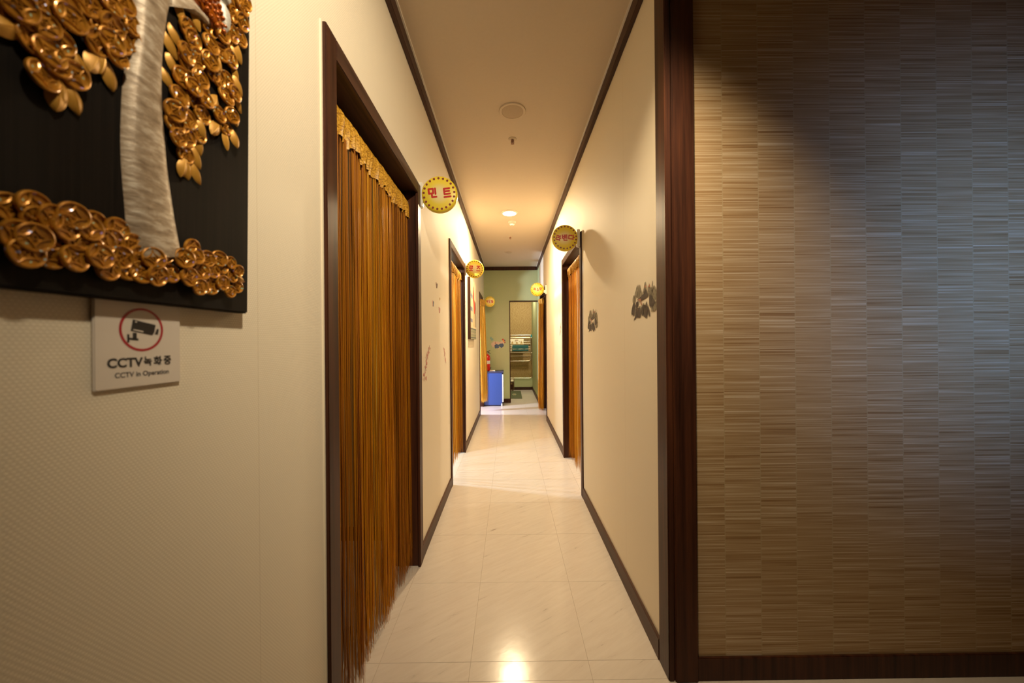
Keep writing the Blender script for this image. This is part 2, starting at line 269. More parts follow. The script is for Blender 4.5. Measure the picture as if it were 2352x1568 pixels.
# ---------------------------------------------------------------- mesh helpers
class MB:
    def __init__(s): s.v = []; s.f = []; s.m = []; s.mats = []; s.tone = {}
    def mi(s, mat):
        if mat not in s.mats: s.mats.append(mat)
        return s.mats.index(mat)
    def box(s, x0, x1, y0, y1, z0, z1, mat):
        b = len(s.v); k = s.mi(mat)
        s.v += [(x, y, z) for z in (z0, z1) for y in (y0, y1) for x in (x0, x1)]
        for q in ((0, 2, 3, 1), (4, 5, 7, 6), (0, 1, 5, 4), (2, 6, 7, 3), (0, 4, 6, 2), (1, 3, 7, 5)):
            s.f.append(tuple(b + i for i in q)); s.m.append(k)
        return s
    def poly(s, pts, mat):
        b = len(s.v); s.v += [tuple(p) for p in pts]; s.f.append(tuple(range(b, b + len(pts)))); s.m.append(s.mi(mat)); return s
    def prism(s, pts, d, mat):
        # pts: polygon in 3D, d: extrusion vector
        b = len(s.v); n = len(pts); k = s.mi(mat); d = Vector(d)
        s.v += [tuple(p) for p in pts] + [tuple(Vector(p) + d) for p in pts]
        s.f.append(tuple(range(b + n - 1, b - 1, -1))); s.f.append(tuple(range(b + n, b + 2 * n)))
        for i in range(n):
            j = (i + 1) % n; s.f.append((b + i, b + j, b + n + j, b + n + i))
        s.m += [k] * (n + 2); return s
    def lathe(s, prof, mat, n=24, axis='z', o=(0, 0, 0)):
        b = len(s.v); k = s.mi(mat)
        for (r, h) in prof:
            for i in range(n):
                a = 2 * math.pi * i / n; c, q = r * math.cos(a), r * math.sin(a)
                p = {'z': (c, q, h), 'x': (h, c, q), 'y': (c, h, q)}[axis]
                s.v.append((p[0] + o[0], p[1] + o[1], p[2] + o[2]))
        for j in range(len(prof) - 1):
            for i in range(n):
                i2 = (i + 1) % n; s.f.append((b + j * n + i, b + j * n + i2, b + (j + 1) * n + i2, b + (j + 1) * n + i)); s.m.append(k)
        for j in (0, len(prof) - 1):
            if prof[j][0] > 1e-6: s.f.append(tuple(b + j * n + i for i in range(n))); s.m.append(k)
        return s
    def tube(s, pts, r, mat, n=8, cap=True):
        b = len(s.v); k = s.mi(mat); pts = [Vector(p) for p in pts]; prev = None
        for i, p in enumerate(pts):
            t = (pts[min(i + 1, len(pts) - 1)] - pts[max(i - 1, 0)]).normalized()
            if prev is None:
                a = Vector((0, 0, 1)) if abs(t.z) < 0.9 else Vector((1, 0, 0)); u = t.cross(a).normalized()
            else: u = (prev - t * prev.dot(t)).normalized()
            prev = u; q = t.cross(u); rr = r[i] if isinstance(r, (list, tuple)) else r
            for j in range(n):
                a = 2 * math.pi * j / n; s.v.append(tuple(p + (u * math.cos(a) + q * math.sin(a)) * rr))
        for i in range(len(pts) - 1):
            for j in range(n):
                j2 = (j + 1) % n; s.f.append((b + i * n + j, b + i * n + j2, b + (i + 1) * n + j2, b + (i + 1) * n + j)); s.m.append(k)
        if cap:
            s.f.append(tuple(b + j for j in range(n))[::-1]); e = b + (len(pts) - 1) * n; s.f.append(tuple(e + j for j in range(n))); s.m += [k, k]
        return s
    def mesh(s, name, smooth=False, bevel=0.0):
        me = bpy.data.meshes.new(name); me.from_pydata(s.v, [], s.f)
        for mt in s.mats: me.materials.append(M[mt])
        me.polygons.foreach_set('material_index', s.m)
        bm = bmesh.new(); bm.from_mesh(me); bmesh.ops.recalc_face_normals(bm, faces=bm.faces[:])
        if bevel:
            bmesh.ops.bevel(bm, geom=[e for e in bm.edges if e.calc_face_angle(0) > 0.6], offset=bevel, segments=2, affect='EDGES', clamp_overlap=True)
        if smooth:
            for f in bm.faces: f.smooth = True
            for e in bm.edges:
                if len(e.link_faces) == 2 and e.calc_face_angle(0) > 0.75: e.smooth = False
        bm.to_mesh(me); bm.free(); me.update(); return me
    def build(s, name, parent=None, smooth=False, bevel=0.0, loc=(0, 0, 0)):
        return link(name, s.mesh(name, smooth, bevel), parent, loc)
def link(name, data, parent=None, loc=(0, 0, 0)):
    o = bpy.data.objects.new(name, data); COL.objects.link(o); o.location = loc
    if parent: o.parent = parent
    return o
def tag(o, label, cat, group=None):
    o['label'] = label; o['category'] = cat
    if group: o['group'] = group
    return o
def thing(name, label, cat, loc=(0, 0, 0), group=None):
    o = bpy.data.objects.new(name, None); o.empty_display_size = 0.05; COL.objects.link(o); o.location = loc
    return tag(o, label, cat, group)
def struct(o): o['kind'] = 'structure'; return o
FONT = None
def text_mesh(name, s, size, mat, depth=0.0004, weight=0.0, align='CENTER'):
    c = bpy.data.curves.new(name, 'FONT'); c.body = s; c.size = size; c.extrude = depth; c.offset = weight; c.align_x = align; c.resolution_u = 3
    o = bpy.data.objects.new(name, c); COL.objects.link(o); bpy.context.view_layer.update()
    dg = bpy.context.evaluated_depsgraph_get(); me = bpy.data.meshes.new_from_object(o.evaluated_get(dg))
    bpy.data.objects.remove(o); me.materials.clear(); me.materials.append(M[mat]); me.name = name
    xs = [v.co.x for v in me.vertices]; ys = [v.co.y for v in me.vertices]
    return me, (min(xs), max(xs), min(ys), max(ys))
def fit_text(me, bb, w, h, mat4):
    # centre on the middle of the glyphs, scale to w x h, then place with mat4 (text x to the right, y up, z out)
    sx = w / (bb[1] - bb[0]); sy = h / (bb[3] - bb[2]); cx = (bb[0] + bb[1]) / 2; cy = (bb[2] + bb[3]) / 2
    me.transform(mat4 @ Matrix.Diagonal((sx, sy, 1, 1)) @ Matrix.Translation((-cx, -cy, 0)))
# frames to place flat print: on the left wall (facing +X), on the right wall (facing -X), facing the camera (-Y)
F_LEFT = Matrix(((0, 0, 1, 0), (1, 0, 0, 0), (0, 1, 0, 0), (0, 0, 0, 1)))
F_FRONT = Matrix(((1, 0, 0, 0), (0, 0, -1, 0), (0, 1, 0, 0), (0, 0, 0, 1)))
COINS= [(-0.1342, 0.4164), (-0.1253, 0.4082), (-0.0958, 0.4526), (-0.098, 0.4228), (-0.0587, 0.4553), (-0.1198, 0.384), (-0.0547, 0.4339), (-0.1417, 0.3739), (-0.1442, 0.336), (-0.1165, 0.3543), (-0.0893, 0.3834), (-0.06, 0.3933), (-0.0545, 0.5112), (-0.0341, 0.5429), (-0.0318, 0.5179), (-0.0523, 0.4801), (-0.0305, 0.4902), (-0.0556, 0.5311), (-0.0281, 0.5579), (-0.1374, 0.3657), (-0.1481, 0.3052), (-0.1223, 0.318), (-0.1077, 0.3286), (-0.1612, 0.2764), (-0.1565, 0.2607), (-0.1338, 0.2816), (-0.1091, 0.3037), (-0.153, 0.2426), (-0.135, 0.2541), (-0.1151, 0.2709), (-0.137, 0.2264), (-0.0653, 0.3615), (-0.0475, 0.379), (-0.0793, 0.3232), (-0.0576, 0.3347), (-0.0639, 0.3108), (-0.074, 0.4296), (-0.0779, 0.4589), (-0.0781, 0.3831), (-0.1299, 0.332), (-0.0994, 0.3953), (-0.31, 0.2525), (-0.2886, 0.2686), (-0.2959, 0.2931), (-0.282, 0.2996), (-0.3165, 0.2776), (-0.3239, 0.275), (-0.3029, 0.2948), (-0.2851, 0.3128), (-0.3035, 0.2208), (-0.2767, 0.242), (-0.326, 0.2647), (-0.2928, 0.2416), (-0.3136, 0.2734), (-0.3021, 0.2753), (-0.2985, 0.249), (-0.2555, 0.3341), (-0.2431, 0.3508), (-0.2622, 0.3165), (-0.2351, 0.3398), (-0.2566, 0.2948), (-0.2492, 0.3163), (-0.2358, 0.2947), (-0.2292, 0.3193), (-0.2189, 0.3515), (-0.2172, 0.3321), (-0.2256, 0.37), (-0.266, 0.3318), (-0.2428, 0.3068), (-0.2407, 0.3269)]
BAND= [(-0.3234, 0.0521), (-0.3238, 0.0773), (-0.31, 0.085), (-0.3064, 0.0709), (-0.2974, 0.0589), (-0.3171, 0.0354), (-0.2952, 0.039), (-0.2958, 0.0772), (-0.2804, 0.0853), (-0.2741, 0.0629), (-0.2771, 0.0395), (-0.2637, 0.0773), (-0.254, 0.0854), (-0.2367, 0.0705), (-0.2537, 0.0474), (-0.2311, 0.0855), (-0.2264, 0.0528), (-0.2407, 0.0359), (-0.2193, 0.0402), (-0.2123, 0.0718), (-0.2152, 0.0405), (-0.2019, 0.0386), (-0.1896, 0.0597), (-0.1724, 0.071), (-0.1836, 0.038), (-0.1455, 0.0699), (-0.1607, 0.0459), (-0.1278, 0.0786), (-0.1355, 0.0449), (-0.1249, 0.0899), (-0.1117, 0.0573), (-0.1016, 0.0794), (-0.0916, 0.0627), (-0.1177, 0.0326), (-0.0807, 0.0842), (-0.0736, 0.0728), (-0.0572, 0.0829), (-0.0897, 0.0369), (-0.0715, 0.0462), (-0.0567, 0.0337), (-0.0513, 0.0601), (-0.0417, 0.0718), (-0.0324, 0.0449), (-0.1037, 0.0369), (-0.2037, 0.0582), (-0.3125, 0.0523), (-0.2867, 0.0714), (-0.261, 0.0547), (-0.2481, 0.0657)]
LEAVES= [(-0.141, 0.205, -10), (-0.1325, 0.2104, 10), (-0.1191, 0.2095, 25), (-0.1193, 0.2335, 20), (-0.1095, 0.2544, 10), (-0.1097, 0.2815, 15), (-0.0619, 0.2913, 0), (-0.0458, 0.3049, 15), (-0.0817, 0.3002, -30), (-0.0432, 0.3445, 15), (-0.0998, 0.3443, 20), (-0.0345, 0.3747, 30), (-0.0846, 0.3398, -20), (-0.1449, 0.4314, 200), (-0.1541, 0.3884, 215), (-0.1606, 0.368, 215), (-0.1565, 0.347, 205), (-0.1635, 0.3225, 210), (-0.1173, 0.4446, 200), (-0.04, 0.4209, 25), (-0.0358, 0.4047, 25), (-0.0333, 0.4631, 20), (-0.0432, 0.4498, 20), (-0.099, 0.3497, 25), (-0.0792, 0.4096, 10), (-0.2897, 0.2078, 0), (-0.2746, 0.2204, 20), (-0.2689, 0.2572, 25), (-0.2564, 0.2738, -20), (-0.249, 0.277, -10), (-0.2384, 0.2715, 15), (-0.3274, 0.25, -60), (-0.2883, 0.2204, 10), (-0.0275, 0.0613, 80), (-0.0269, 0.5457, 0)]
TRUNKL=[(-0.2113, 0.3862), (-0.2126, 0.3515), (-0.2145, 0.3221), (-0.2204, 0.2735), (-0.2221, 0.2285), (-0.2224, 0.1956), (-0.2206, 0.1583), (-0.2173, 0.1212), (-0.2145, 0.0889), (-0.208, 0.0572)]
TRUNKR=[(-0.1604, 0.4345), (-0.1678, 0.3908), (-0.1725, 0.3443), (-0.1728, 0.3017), (-0.1713, 0.2663), (-0.1673, 0.2321), (-0.1625, 0.1915), (-0.1563, 0.1569), (-0.1494, 0.1217), (-0.1379, 0.0736)]
BRANCH=[(-0.1631, 0.4413), (-0.1324, 0.4677), (-0.112, 0.4636), (-0.0917, 0.4632), (-0.0941, 0.4541), (-0.1234, 0.4478), (-0.1436, 0.4416), (-0.1636, 0.4229)]
JEWEL=[(-0.1251, 0.4734), (-0.0887, 0.5084), (-0.0799, 0.4859), (-0.0717, 0.4642), (-0.0761, 0.4554), (-0.0933, 0.4562), (-0.112, 0.4602)]
FEATHER=[(-0.0887, 0.5084), (-0.0792, 0.5131), (-0.0675, 0.5045), (-0.0628, 0.4904), (-0.0644, 0.4697), (-0.0716, 0.4577), (-0.0779, 0.4625), (-0.0833, 0.4793)]
FEATHER2=[(-0.0819, 0.5149), (-0.0641, 0.532), (-0.0603, 0.5238), (-0.0694, 0.5108)]
INK_D=[[(1.683, 1.358), (1.668, 1.39), (1.648, 1.402), (1.635, 1.393), (1.642, 1.353), (1.656, 1.347)], [(1.633, 1.341), (1.626, 1.367), (1.603, 1.376), (1.567, 1.371), (1.57, 1.334), (1.617, 1.335), (1.636, 1.327), (1.65, 1.328)], [(1.555, 1.344), (1.549, 1.378), (1.525, 1.383), (1.487, 1.372), (1.485, 1.341), (1.499, 1.327), (1.532, 1.338)], [(1.482, 1.371), (1.466, 1.353), (1.459, 1.332), (1.472, 1.335), (1.484, 1.359)], [(1.596, 1.414), (1.565, 1.421), (1.524, 1.429), (1.491, 1.43), (1.486, 1.413), (1.525, 1.407), (1.566, 1.404)], [(1.524, 1.431), (1.519, 1.441), (1.502, 1.445), (1.494, 1.431)], [(1.463, 1.374), (1.465, 1.411), (1.449, 1.415), (1.415, 1.388), (1.408, 1.378), (1.435, 1.365)], [(1.441, 1.442), (1.436, 1.467), (1.433, 1.468), (1.432, 1.452)], [(1.441, 1.428), (1.428, 1.44), (1.425, 1.437), (1.436, 1.422)], [(1.625, 1.385), (1.622, 1.401), (1.593, 1.404), (1.591, 1.386), (1.613, 1.377)], [(1.503, 1.382), (1.497, 1.394), (1.487, 1.378)]]
INK_G=[[(1.64, 1.435), (1.62, 1.462), (1.607, 1.474), (1.592, 1.471), (1.595, 1.449), (1.615, 1.425)], [(1.608, 1.426), (1.592, 1.451), (1.576, 1.471), (1.562, 1.453), (1.553, 1.426)], [(1.661, 1.407), (1.661, 1.426), (1.647, 1.435), (1.628, 1.417), (1.635, 1.402)], [(1.539, 1.433), (1.524, 1.46), (1.512, 1.475), (1.499, 1.457), (1.508, 1.433)], [(1.475, 1.416), (1.48, 1.445), (1.464, 1.461), (1.449, 1.441), (1.418, 1.444), (1.395, 1.412), (1.395, 1.382), (1.424, 1.401)], [(1.445, 1.35), (1.425, 1.376), (1.396, 1.378), (1.398, 1.351)], [(1.642, 1.353), (1.635, 1.391), (1.625, 1.385), (1.633, 1.343)]]
INK_R=[[(1.596, 1.414), (1.566, 1.414), (1.554, 1.402), (1.578, 1.403)], [(1.518, 1.455), (1.504, 1.464), (1.499, 1.452)], [(1.475, 1.449), (1.464, 1.461), (1.456, 1.448)], [(1.566, 1.395), (1.554, 1.4), (1.548, 1.386), (1.554, 1.383)]]
# ---------------------------------------------------------------- shell
WL, WR, HC, T = -0.509, 0.575, 2.732, 0.12
YE = 7.22          # end wall of the corridor
YF = 1.302         # front wall with the reed wallpaper
DOORS = {'l1': (0.985, 2.03, 2.112), 'l2': (3.04, 4.05, 2.108), 'l3': (6.0, 6.86, 2.07), 'r1': (2.80, 3.835, 2.088), 'r2': (5.50, 6.62, 2.10)}
CW = 0.062         # casing width
def wall_with_doors(name, x0, x1, y0, y1, keys, mat):
    mb = MB(); y = y0
    for k in keys:
        a, b_, h = DOORS[k]; a += 0.02; b_ -= 0.02; h -= 0.02
        mb.box(x0, x1, y, a, 0, HC, mat); mb.box(x0, x1, a, b_, h, HC, mat); y = b_
    mb.box(x0, x1, y, y1, 0, HC, mat)
    return struct(mb.build(name))
wall_with_doors('wall_left', WL - T, WL, -2.6, YE, ('l1', 'l2', 'l3'), 'cream')
wall_with_doors('wall_right', WR, WR + T, YF + 0.02, 6.78, ('r1', 'r2'), 'cream_fine')
struct(MB().box(WR, WR + T, 6.78, 9.4, 0, HC, 'green').build('wall_right_green'))
mb = MB(); mb.box(WL - T, 0.012, YE, YE + 0.1, 0, HC, 'green').box(0.012, WR, YE, YE + 0.1, 2.036, HC, 'green'); struct(mb.build('wall_end'))
struct(MB().box(WR + 0.03, 3.1, YF, YF + T, 0, HC, 'reed').build('wall_front'))
mb = MB()
mb.box(-2.7, 1.15, -2.72, -2.6, 0, HC, 'reed').box(2.35, 3.1, -2.72, -2.6, 0, HC, 'reed').box(1.15, 2.35, -2.72, -2.6, 0, .65, 'reed').box(1.15, 2.35, -2.72, -2.6, 2.25, HC, 'reed')
struct(mb.build('wall_back'))
struct(MB().box(2.8, 2.9, -2.6, YF, 0, HC, 'reed').build('wall_hall_side'))
wf = MB()
for a in (1.15, 1.73, 2.31): wf.box(a, a + .04, -2.64, -2.59, .65, 2.25, 'white')
for z in (.65, 2.21): wf.box(1.15, 2.35, -2.64, -2.59, z, z + .04, 'white')
struct(wf.build('added_window_1'))  # unseen opening added to hold the blue light
# rooms behind the curtains
struct(MB().box(-2.6, WL - T, 2.25, 2.33, 0, HC, 'olive').box(-2.68, -2.6, -.4, 4.7, 0, HC, 'olive').box(-2.6, WL - T, -.48, -.4, 0, HC, 'olive').box(-2.6, WL - T, 4.62, 4.7, 0, HC, 'cream').build('wall_left_rooms'))
struct(MB().box(-2.6, WL - T, 2.238, 2.25, 0, .082, 'wood_h').build('baseboard_left_room'))
struct(MB().box(-2.6, WL - T, 7.1, 7.18, 0, HC, 'pink').box(-2.68, -2.6, 4.7, 7.18, 0, HC, 'pink').box(-2.6, WL - T, 4.7, 4.78, 0, HC, 'pink').build('wall_far_left_room'))
struct(MB().box(WR + T, 2.6, 4.4, 4.5, 0, HC, 'cream').box(2.6, 2.7, 1.42, 7.2, 0, HC, 'cream').box(WR + T, 2.6, 7.1, 7.2, 0, HC, 'cream').build('wall_right_rooms'))
# end room
struct(MB().box(-1.2, WR + T, 9.3, 9.4, 0, HC, 'leafpaper').build('wall_end_room'))
struct(MB().box(-1.3, -1.2, YE + .1, 9.4, 0, HC, 'green').build('wall_end_room_left'))
struct(MB().box(0.11, WR, 9.1, 9.3, 0, .30, 'green').build('trim_10'))
struct(MB().box(0.11, WR, 9.088, 9.1, 0, .075, 'wood_h').build('baseboard_end_room'))
# ceiling with its dark coving
struct(MB().box(-2.7, 3.1, -2.72, 9.4, HC, HC + .1, 'ceil').build('ceiling'))
CT = 0.072
def trim(n, mb): return struct(mb.build('trim_%d' % n, bevel=0.003))
trim(1, MB().box(WL, WL + .022, -2.6, YE, HC - CT, HC - .006, 'wood_h'))
trim(2, MB().box(WR - .022, WR, YF, YE, HC - CT, HC - .006, 'wood_h'))
trim(3, MB().box(WL + .022, WR - .022, YE - .022, YE, HC - CT, HC - .006, 'wood'))
struct(MB().box(WL, WL + .03, -2.6, YE, HC - .006, HC, 'white').build('trim_4')); struct(MB().box(WR - .03, WR, YF, YE, HC - .006, HC, 'white').build('trim_5'))
# corner post: one face on the corridor side, one on the hall side, a groove between, foot blocks
trim(6, MB().box(WR - .010, WR + .012, YF - .012, YF + .074, 0, HC, 'wood'))
trim(7, MB().box(WR + .013, WR + .094, YF - .018, YF + .02, 0, HC, 'wood'))
# door frame of the end opening
trim(8, MB().box(0.0, .016, YE - .006, YE + .106, 0, 2.036, 'wood').box(0.0, WR, YE - .006, YE + .106, 2.030, 2.050, 'wood'))
# baseboards
def base(n, mb): return struct(mb.build('baseboard_%s' % n, bevel=0.002))
BH, BT = 0.082, 0.012
mb = MB()
for a, b_ in ((-2.6, .985), (2.03, 3.04), (4.05, 6.0), (6.86, YE)): mb.box(WL, WL + BT, a, b_, 0, BH, 'wood_h')
base('left', mb)
mb = MB()
for a, b_ in ((YF + .074, 2.80), (3.835, 5.50), (6.62, 9.088)): mb.box(WR - BT, WR, a, b_, 0, BH, 'wood_h')
base('right', mb)
base('end', MB().box(WL + BT, 0.0, YE - BT, YE, 0, BH, 'wood'))
base('front', MB().box(WR + .094, 2.8, YF - BT, YF, 0, BH, 'wood'))
# floor: base slab and vinyl tiles laid 451 x 455 mm
fl = struct(MB().box(-2.7, 3.1, -2.72, 9.4, -.1, -.0012, 'joint').build('floor'))
TX, TY, X0, Y0 = 0.4515, 0.4545, -0.1594, 1.382
cache = {}
def tile(x0, x1, y0, y1):
    k = (round(x1 - x0, 3), round(y1 - y0, 3))
    if k not in cache:
        a, b_ = k[0] - .0010, k[1] - .0010; t = MB(); h = .0004
        t.v = [(0, 0, -.0012), (a, 0, -.0012), (a, b_, -.0012), (0, b_, -.0012), (h, h, 0), (a - h, h, 0), (a - h, b_ - h, 0), (h, b_ - h, 0)]
        t.f = [(4, 5, 6, 7), (0, 1, 5, 4), (1, 2, 6, 5), (2, 3, 7, 6), (3, 0, 4, 7)]; t.m = [t.mi('tile')] * 5
        cache[k] = t.mesh('tile')
    return link('tile', cache[k], fl, (x0 + .0005, y0 + .0005, 0))
def clipfill(xa, xb, ya, yb):
    i0, i1 = math.floor((xa - X0) / TX), math.ceil((xb - X0) / TX); j0, j1 = math.floor((ya - Y0) / TY), math.ceil((yb - Y0) / TY)
    for i in range(i0, i1):
        for j in range(j0, j1):
            a, b_, c, d = max(xa, X0 + i * TX), min(xb, X0 + i * TX + TX), max(ya, Y0 + j * TY), min(yb, Y0 + j * TY + TY)
            if b_ - a > .006 and d - c > .006: tile(a, b_, c, d)
clipfill(WL, WR, YF, YE)                      # corridor
clipfill(WL, 2.8, 0.0, YF)                    # hall in front of the post
clipfill(0.012, WR, YE, 9.1)                  # end room
clipfill(-1.8, WL, 0.985, 2.25); clipfill(-1.4, WL, 3.04, 4.05); clipfill(-1.4, WL, 6.0, 6.86); clipfill(WR, 1.4, 2.80, 3.835); clipfill(WR, 1.6, 5.50, 6.62)
struct(MB().box(-2.6, WL, -2.6, 0, -.0012, 0, 'tile').box(WL, 2.8, -2.6, 0, -.0012, 0, 'tile').build('floor_hall'))
# door frames
def door(n, key, side):
    a, b_, h = DOORS[key]; s = 1 if side == 'l' else -1; xw = WL if side == 'l' else WR
    root = bpy.data.objects.new('door_%d' % n, None); COL.objects.link(root); root.location = (xw, (a + b_) / 2, 0); root['kind'] = 'structure'; root.empty_display_size = .1
    ya, yb = a - root.location.y, b_ - root.location.y
    def bx(x0, x1, y0, y1, z0, z1, mat): return MB().box(min(s * x0, s * x1), max(s * x0, s * x1), y0, y1, z0, z1, mat)
    for y0, y1, q in ((ya, ya + CW, 1), (yb - CW, yb, -1)):
        m1 = bx(0, .014, y0, y1, 0, h, 'wood'); m1.build('casing', root, bevel=.0025)
        j0, j1 = (y0 + .012, y0 + .050) if q == 1 else (y1 - .050, y1 - .012)
        bx(-T - .01, -.0005, j0, j1, 0, h - .012, 'wood').build('jamb', root, bevel=.002)
        st0, st1 = (j1, j1 + .010) if q == 1 else (j0 - .010, j0)
        bx(-.105, -.085, st0, st1, 0, h - .05, 'wood').build('stop', root)
    bx(0, .0142, ya + CW - .001, yb - CW + .001, h - CW, h, 'wood_h').build('header', root, bevel=.0025)
    bx(-T - .01, -.0005, ya + .05, yb - .05, h - .050, h - .012, 'wood_h').build('head_jamb', root, bevel=.002)
    bx(-.105, -.085, ya + .05, yb - .05, h - .062, h - .050, 'wood_h').build('stop', root)
    bx(0, .004, ya - .006, ya, 0, h, 'sealant').build('sealant', root); bx(0, .004, yb, yb + .004, 0, h, 'sealant').build('sealant', root)
    return root
door(1, 'l1', 'l'); door(2, 'l2', 'l'); door(3, 'l3', 'l'); door(4, 'r1', 'r'); door(5, 'r2', 'r')
struct(MB().box(-.640, -.628, 1.062, 1.068, 1.0, 1.06, 'steel').build('trim_9'))
# ---------------------------------------------------------------- thread curtains
def curtain(label, x, ya, yb, ztop, hem, n, seed, bow=0.0, gather=None, valh=0.10, lift=0.0, sgn=1, tone0=.52, spread=0.0, slant=0.0, rodmat='white'):
    rnd = random.Random(seed)
    root = thing('thread_curtain', label, 'curtain', (x, (ya + yb) / 2, 0), 'gold thread curtains in the doorways')
    yc = (ya + yb) / 2; L_ = yb - ya; ga, gb = gather if gather else (ya, yb)
    # tension rod with end caps
    rd = MB().tube([(0, ya - yc, ztop - .014), (0, yb - yc, ztop - .014)], .006, rodmat, 10)
    for e in (ya, yb - .012): rd.lathe([(.012, e - yc), (.012, e - yc + .012)], rodmat, 12, 'y', (0, 0, ztop - .014))
    rd.build('rod', root, smooth=True)
    ph = [rnd.uniform(0, 6.28) for _ in range(4)]
    def fold(y):
        t = (y - ga) / (gb - ga)
        return .010 * math.sin(21 * t * L_ + ph[0]) + .006 * math.sin(47 * t * L_ + ph[1])
    # gathered band, a closed sleeve round the rod with a ruffled lower edge
    nu, nv = max(40, int(170 * (gb - ga))), 6; v, f = [], []
    for side in (1, -1):
        for i in range(nu + 1):
            y = ga + (gb - ga) * i / nu; w = math.sin(i * 1.9 + ph[2]) * .0035 + math.sin(i * .71 + ph[3]) * .004
            for j in range(nv + 1):
                q = j / nv; z = ztop + .003 - valh * q * (1 + .10 * math.sin(i * .37 + ph[0]) + .05 * math.sin(i * 1.3))
                xx = side * (.009 + .006 * math.sin(math.pi * min(1, q * 1.2))) + w * (0.35 + q) + fold(y) * q * .9 + sgn * bow * q * .15 + sgn * slant * i / nu
                if j == 0: xx = side * .003 + w * .3
                v.append((xx, y - yc, z))
    for s_ in range(2):
        o = s_ * (nu + 1) * (nv + 1)
        for i in range(nu):
            for j in range(nv):
                a = o + i * (nv + 1) + j; f.append((a, a + 1, a + nv + 2, a + nv + 1))
    for i in range(nu): f.append((i * (nv + 1), (i + 1) * (nv + 1), (nu + 1) * (nv + 1) + (i + 1) * (nv + 1), (nu + 1) * (nv + 1) + i * (nv + 1)))
    mb = MB(); mb.v = v; mb.f = f; mb.m = [mb.mi('valance')] * len(f); mb.build('valance', root, smooth=True)
    # the hanging threads
    vs, fs, tn = [], [], []
    seg = 9
    for i in range(n):
        t = (i + rnd.uniform(-.6, .6)) / n; t += .007 * math.sin(2 * math.pi * t * 19 + ph[2]) + .004 * math.sin(2 * math.pi * t * 41 + ph[3]); t = min(.999, max(0.001, t)); y = ga + (gb - ga) * t
        lay = rnd.choice((-1, 0, 1)) * .006 + rnd.uniform(-spread, spread) + sgn * slant * t; zb = hem + rnd.gauss(0, .016) + lift * (1 - t) + (.05 if rnd.random() < .05 else 0)
        dy = rnd.gauss(0, .006); dx = rnd.gauss(0, .006); r = rnd.uniform(.0009, .0015); tone = min(1, max(0, rnd.gauss(tone0, .18) + .18 * math.sin(9 * t * L_ + ph[1])))
        zt = ztop - valh * .8; p0 = rnd.uniform(0, 6.28); b0 = len(vs)
        for k in range(seg + 1):
            q = k / seg; z = zt + (zb - zt) * q
            xx = lay + fold(y) * (.7 + .3 * q) + dx * q + sgn * bow * (q ** .6) + .0015 * math.sin(5 * q + p0) * q
            yy = y + dy * q + .002 * math.sin(4 * q + p0)
            if q > .93: yy += rnd.gauss(0, .004); xx += rnd.gauss(0, .003)
            rr = r * (1 if k < seg else .35)
            for a in (0, 2.094, 4.189): vs.append((xx + rr * math.cos(a + p0), yy - yc + rr * math.sin(a + p0), z))
        for k in range(seg):
            for a in range(3):
                a2 = (a + 1) % 3; fs.append((b0 + k * 3 + a, b0 + k * 3 + a2, b0 + k * 3 + 3 + a2, b0 + k * 3 + 3 + a)); tn.append(tone)
    me = bpy.data.meshes.new('thread'); me.from_pydata(vs, [], fs); me.materials.append(M['thread'])
    at = me.attributes.new('tone', 'FLOAT', 'FACE'); at.data.foreach_set('value', tn)
    me.polygons.foreach_set('use_smooth', [True] * len(fs)); me.update()
    o = link('hanging_threads', me, root); o['kind'] = 'stuff'
    return root
curtain('long golden brown thread curtain in the nearest doorway on the left', -.562, 1.062, 1.978, 2.008, .018, 600, 11, tone0=.48)
curtain('golden thread curtain in the second doorway on the left wall', -.552, 3.10, 3.99, 2.005, .035, 300, 12, lift=.05, gather=(3.125, 3.985))
curtain('bright orange thread curtain in the nearer doorway on the right', +.622, 2.862, 3.773, 1.985, .05, 300, 13, lift=.05, sgn=-1, tone0=.60)
curtain('brightly lit yellow thread curtain pushed aside beside the blue cabinet', -.535, 6.062, 6.798, 2.0, .17, 300, 14, bow=.035, gather=(6.36, 6.47), valh=.13, tone0=1.2, spread=.006, slant=.085)  # same fabric, thread colour raised to stand in for strong light
curtain('orange thread curtain pushed aside in the far right doorway', .60, 5.562, 6.558, 2.0, .02, 300, 15, bow=.018, gather=(6.36, 6.49), sgn=-1, spread=.006, slant=.058, tone0=.45, rodmat='wood')
